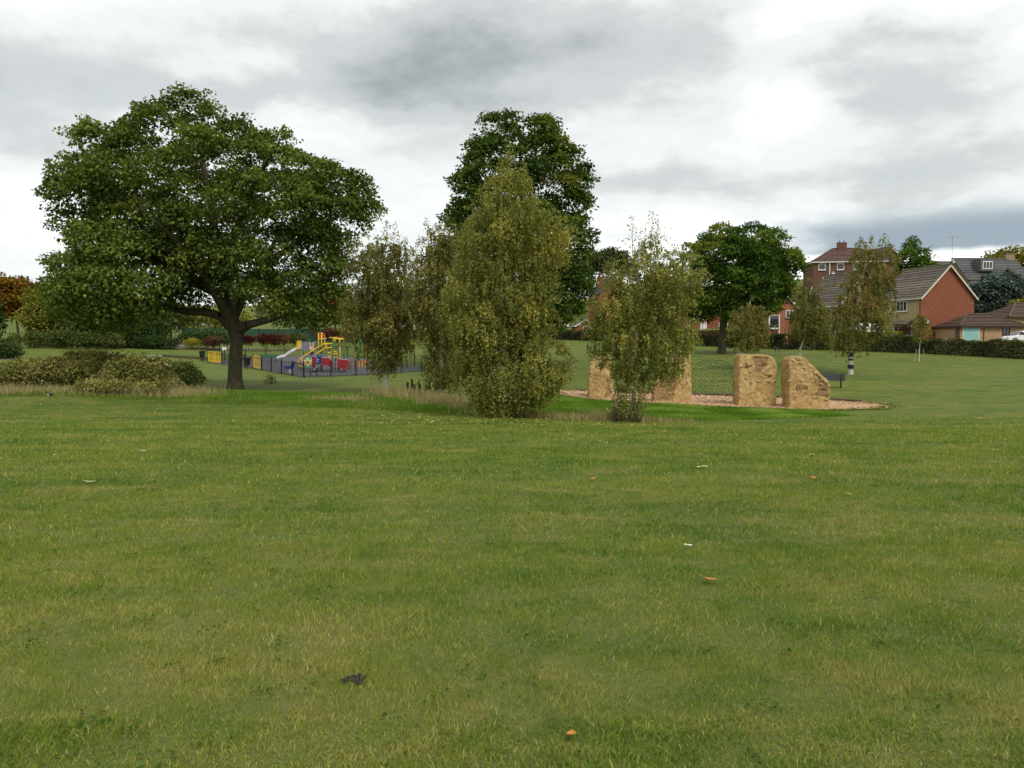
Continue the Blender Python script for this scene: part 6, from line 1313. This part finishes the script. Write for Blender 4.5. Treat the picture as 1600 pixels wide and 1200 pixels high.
fm = MB(); fm.ball((0, -.155, 1.62), (.014, .022, .02), 6, 4)
fm.build('nose', M['skin'], pe, local=True)
for sx in (-1, 1): MB().ball((sx * .032, -.135, 1.645), .011, 6, 4).build('eye', M['black'], pe, local=True)
J = {'hip': ((.34, 0, .50), (.12, .13)), 'mid': ((.05, 0, .50), (.12, .13)), 'chest': ((-.25, 0, .49), (.14, .16)), 'neck': ((-.40, 0, .52), .085), 'head': ((-.53, 0, .46), .08), 'muz': ((-.66, 0, .37), .045), 'nose': ((-.71, 0, .34), .03), 't1': ((.50, 0, .53), .035), 't2': ((.66, 0, .46), .025), 't3': ((.78, 0, .40), .014)}
E = [('hip', 'mid'), ('mid', 'chest'), ('chest', 'neck'), ('neck', 'head'), ('head', 'muz'), ('muz', 'nose'), ('hip', 't1'), ('t1', 't2'), ('t2', 't3')]
for s_, sy in (('l', -1), ('r', 1)):
    J.update({s_ + 'k': ((.30, sy * .11, .36), .065), s_ + 'h': ((.42, sy * .11, .20), .035), s_ + 'p': ((.37, sy * .11, .03), .028), s_ + 'pt': ((.31, sy * .11, .02), .025), s_ + 'e': ((-.24, sy * .11, .30), .05), s_ + 'w': ((-.26, sy * .11, .14), .032), s_ + 'f': ((-.28 - .1 * sy, sy * .11, .03), .028), s_ + 'ear': ((-.49, sy * .085, .47), .022), s_ + 'ear2': ((-.51, sy * .10, .39), .016)})
    E += [('hip', s_ + 'k'), (s_ + 'k', s_ + 'h'), (s_ + 'h', s_ + 'p'), (s_ + 'p', s_ + 'pt'), ('chest', s_ + 'e'), (s_ + 'e', s_ + 'w'), (s_ + 'w', s_ + 'f'), ('head', s_ + 'ear'), (s_ + 'ear', s_ + 'ear2')]
dog = skin('dog', J, E, lambda c: 0, ['fur']); dog.location = gp(1214, 86.5); dog.rotation_euler = (0, 0, R(15)); dog.scale = (.8, .8, .8); tag(dog, 'black dog sniffing the lawn near the person', 'dog')
J = {'body': ((0, 0, .14), (.055, .06)), 'breast': ((-.08, 0, .16), (.05, .055)), 'neck': ((-.12, 0, .205), .032), 'head': ((-.145, 0, .24), .034), 'beak': ((-.185, 0, .235), .012), 'beak2': ((-.215, 0, .225), .004), 'rump': ((.09, 0, .115), .035), 'tail': ((.16, 0, .10), (.02, .012)), 'tail2': ((.33, 0, .075), (.016, .006))}
E = [('body', 'breast'), ('breast', 'neck'), ('neck', 'head'), ('head', 'beak'), ('beak', 'beak2'), ('body', 'rump'), ('rump', 'tail'), ('tail', 'tail2')]
for s_, sy in (('l', -1), ('r', 1)):
    J.update({s_ + 'leg': ((.0, sy * .025, .07), .010), s_ + 'foot': ((.0, sy * .03, .008), .006), s_ + 'toe': ((-.04, sy * .03, .005), .005)}); E += [('body', s_ + 'leg'), (s_ + 'leg', s_ + 'foot'), (s_ + 'foot', s_ + 'toe')]
mg = skin('magpie', J, E, lambda c: 1 if (-.10 < c.x < .08 and .075 < c.z < .150) or (-.09 < c.x < -.02 and abs(c.y) > .035) else 0, ['plumage', 'belly']); mg.location = gp(78, 32.8) + Vector((0, 0, .03)); mg.rotation_euler = (0, 0, R(-25)); tag(mg, 'magpie standing at the edge of the mown lawn', 'bird')
for sy in (-1, 1): MB().ball((.06, sy * .055, .155), (.10, .012, .035), 8, 5).build('wing', M['plumage'], mg, local=True, smooth=True)

# ------------------------------------------------------------------ small things on the lawn
def ongrass(px, py):
    d = 5.0
    for _ in range(30): p = gp(px, d); row = HY + (CAM_H - p.z) * F / d; d *= (row - HY) / (py - HY)
    return gp(px, d)
def curled_leaf(label, px, py, L_, mat, rz=0, group='dead leaves on the lawn'):
    B = ongrass(px, py); mb = MB(); r = random.Random(px); prof = [(-.5, .02, .3), (-.38, .18, .1), (-.2, .30, 0), (0, .34, .03), (.2, .28, .08), (.38, .16, .16), (.52, .01, .30)]; V = []
    for x, w_, z in prof:
        for t in (-1, -.5, 0, .5, 1): V.append((x * L_, t * w_ * L_ * (1 + r.uniform(-.12, .12)), (z * .6 + .16 * t * t) * L_ * .5))
    mb.add(V, [(i * 5 + k, i * 5 + k + 1, (i + 1) * 5 + k + 1, (i + 1) * 5 + k) for i in range(6) for k in range(4)])
    mb.tube([(-.5 * L_, 0, .16 * L_), (-.75 * L_, .05 * L_, .22 * L_)], .003, 5); o = mb.build('dead_leaf', M[mat], smooth=True); sd_ = o.modifiers.new('s', 'SOLIDIFY'); sd_.thickness = .0015
    o.location = B + Vector((0, 0, .035)); o.rotation_euler = (r.uniform(-.2, .2), r.uniform(-.2, .2), rz); tag(o, label, 'leaf', group)
curled_leaf('large curled orange leaf right of centre on the near lawn', 1108, 919, .10, 'leaforange', .1); curled_leaf('orange brown leaf at the bottom edge of the lawn', 893, 1176, .055, 'leaforange', 1.2); curled_leaf('small orange leaf on the middle lawn', 926, 754, .10, 'leaforange', .8)
curled_leaf('pale yellow leaf on the left lawn', 141, 759, .12, 'litterleaf' if 'litterleaf' in M else 'litter', .3); curled_leaf('small brown leaf on the right lawn', 1270, 752, .10, 'leaforange', .3); curled_leaf('tiny yellow leaf near the right of the lawn', 1326, 779, .08, 'litter', .9); curled_leaf('pale yellow leaf far along the lawn above the orange leaf', 1268, 715, .13, 'litter', 1.5)
def scrap(name, label, px, py, sz, mat, rz):
    B = ongrass(px, py); r = random.Random(px + py); n = 9; mb = MB(); V = []
    for i in range(n):
        for k in range(4): V.append((sz * (i / (n - 1) - .5), sz * .28 * (k / 3 - .5) * (1 + r.uniform(-.3, .3)), sz * .05 * (1 + math.sin(i * .8 + px) * .9) + r.uniform(0, .05) * sz))
    mb.add(V, [(i * 4 + k, i * 4 + k + 1, (i + 1) * 4 + k + 1, (i + 1) * 4 + k) for i in range(n - 1) for k in range(3)]); o = mb.build(name, M[mat]); sd_ = o.modifiers.new('s', 'SOLIDIFY'); sd_.thickness = .002
    o.location = B + Vector((0, 0, .03)); o.rotation_euler = (0, 0, rz); tag(o, label, 'litter')
scrap('paper_scrap', 'crumpled white paper scrap on the lawn above the orange leaf', 1075, 861, .065, 'paper', -.2); scrap('wrapper', 'long pale wrapper lying on the middle of the lawn', 1097, 734, .17, 'litter', -.1); scrap('paper_scrap', 'white paper speck on the left lawn', 224, 708, .10, 'paper', .5); scrap('paper_scrap', 'small white speck left of the other on the far left lawn', 86, 714, .06, 'paper', 1)
B = ongrass(552, 1078); mb = MB(); r = random.Random(4)
for cx_, cy_, n_ in ((-.045, .0, 8), (.045, -.03, 9), (.04, .045, 5), (0, .02, 4)):
    for k in range(n_): mb.ball((cx_ + r.uniform(-.018, .018), cy_ + r.uniform(-.018, .018), .028 + r.uniform(0, .018)), (r.uniform(.008, .016), r.uniform(.008, .016), r.uniform(.008, .013)), 7, 5)
o = mb.build('droppings', M['dung'], smooth=True); o.location = B - Vector((0, 0, .012)); o.scale = (.85, .85, .8); tag(o, 'dark crumbly droppings on the near lawn', 'droppings', kind='stuff')
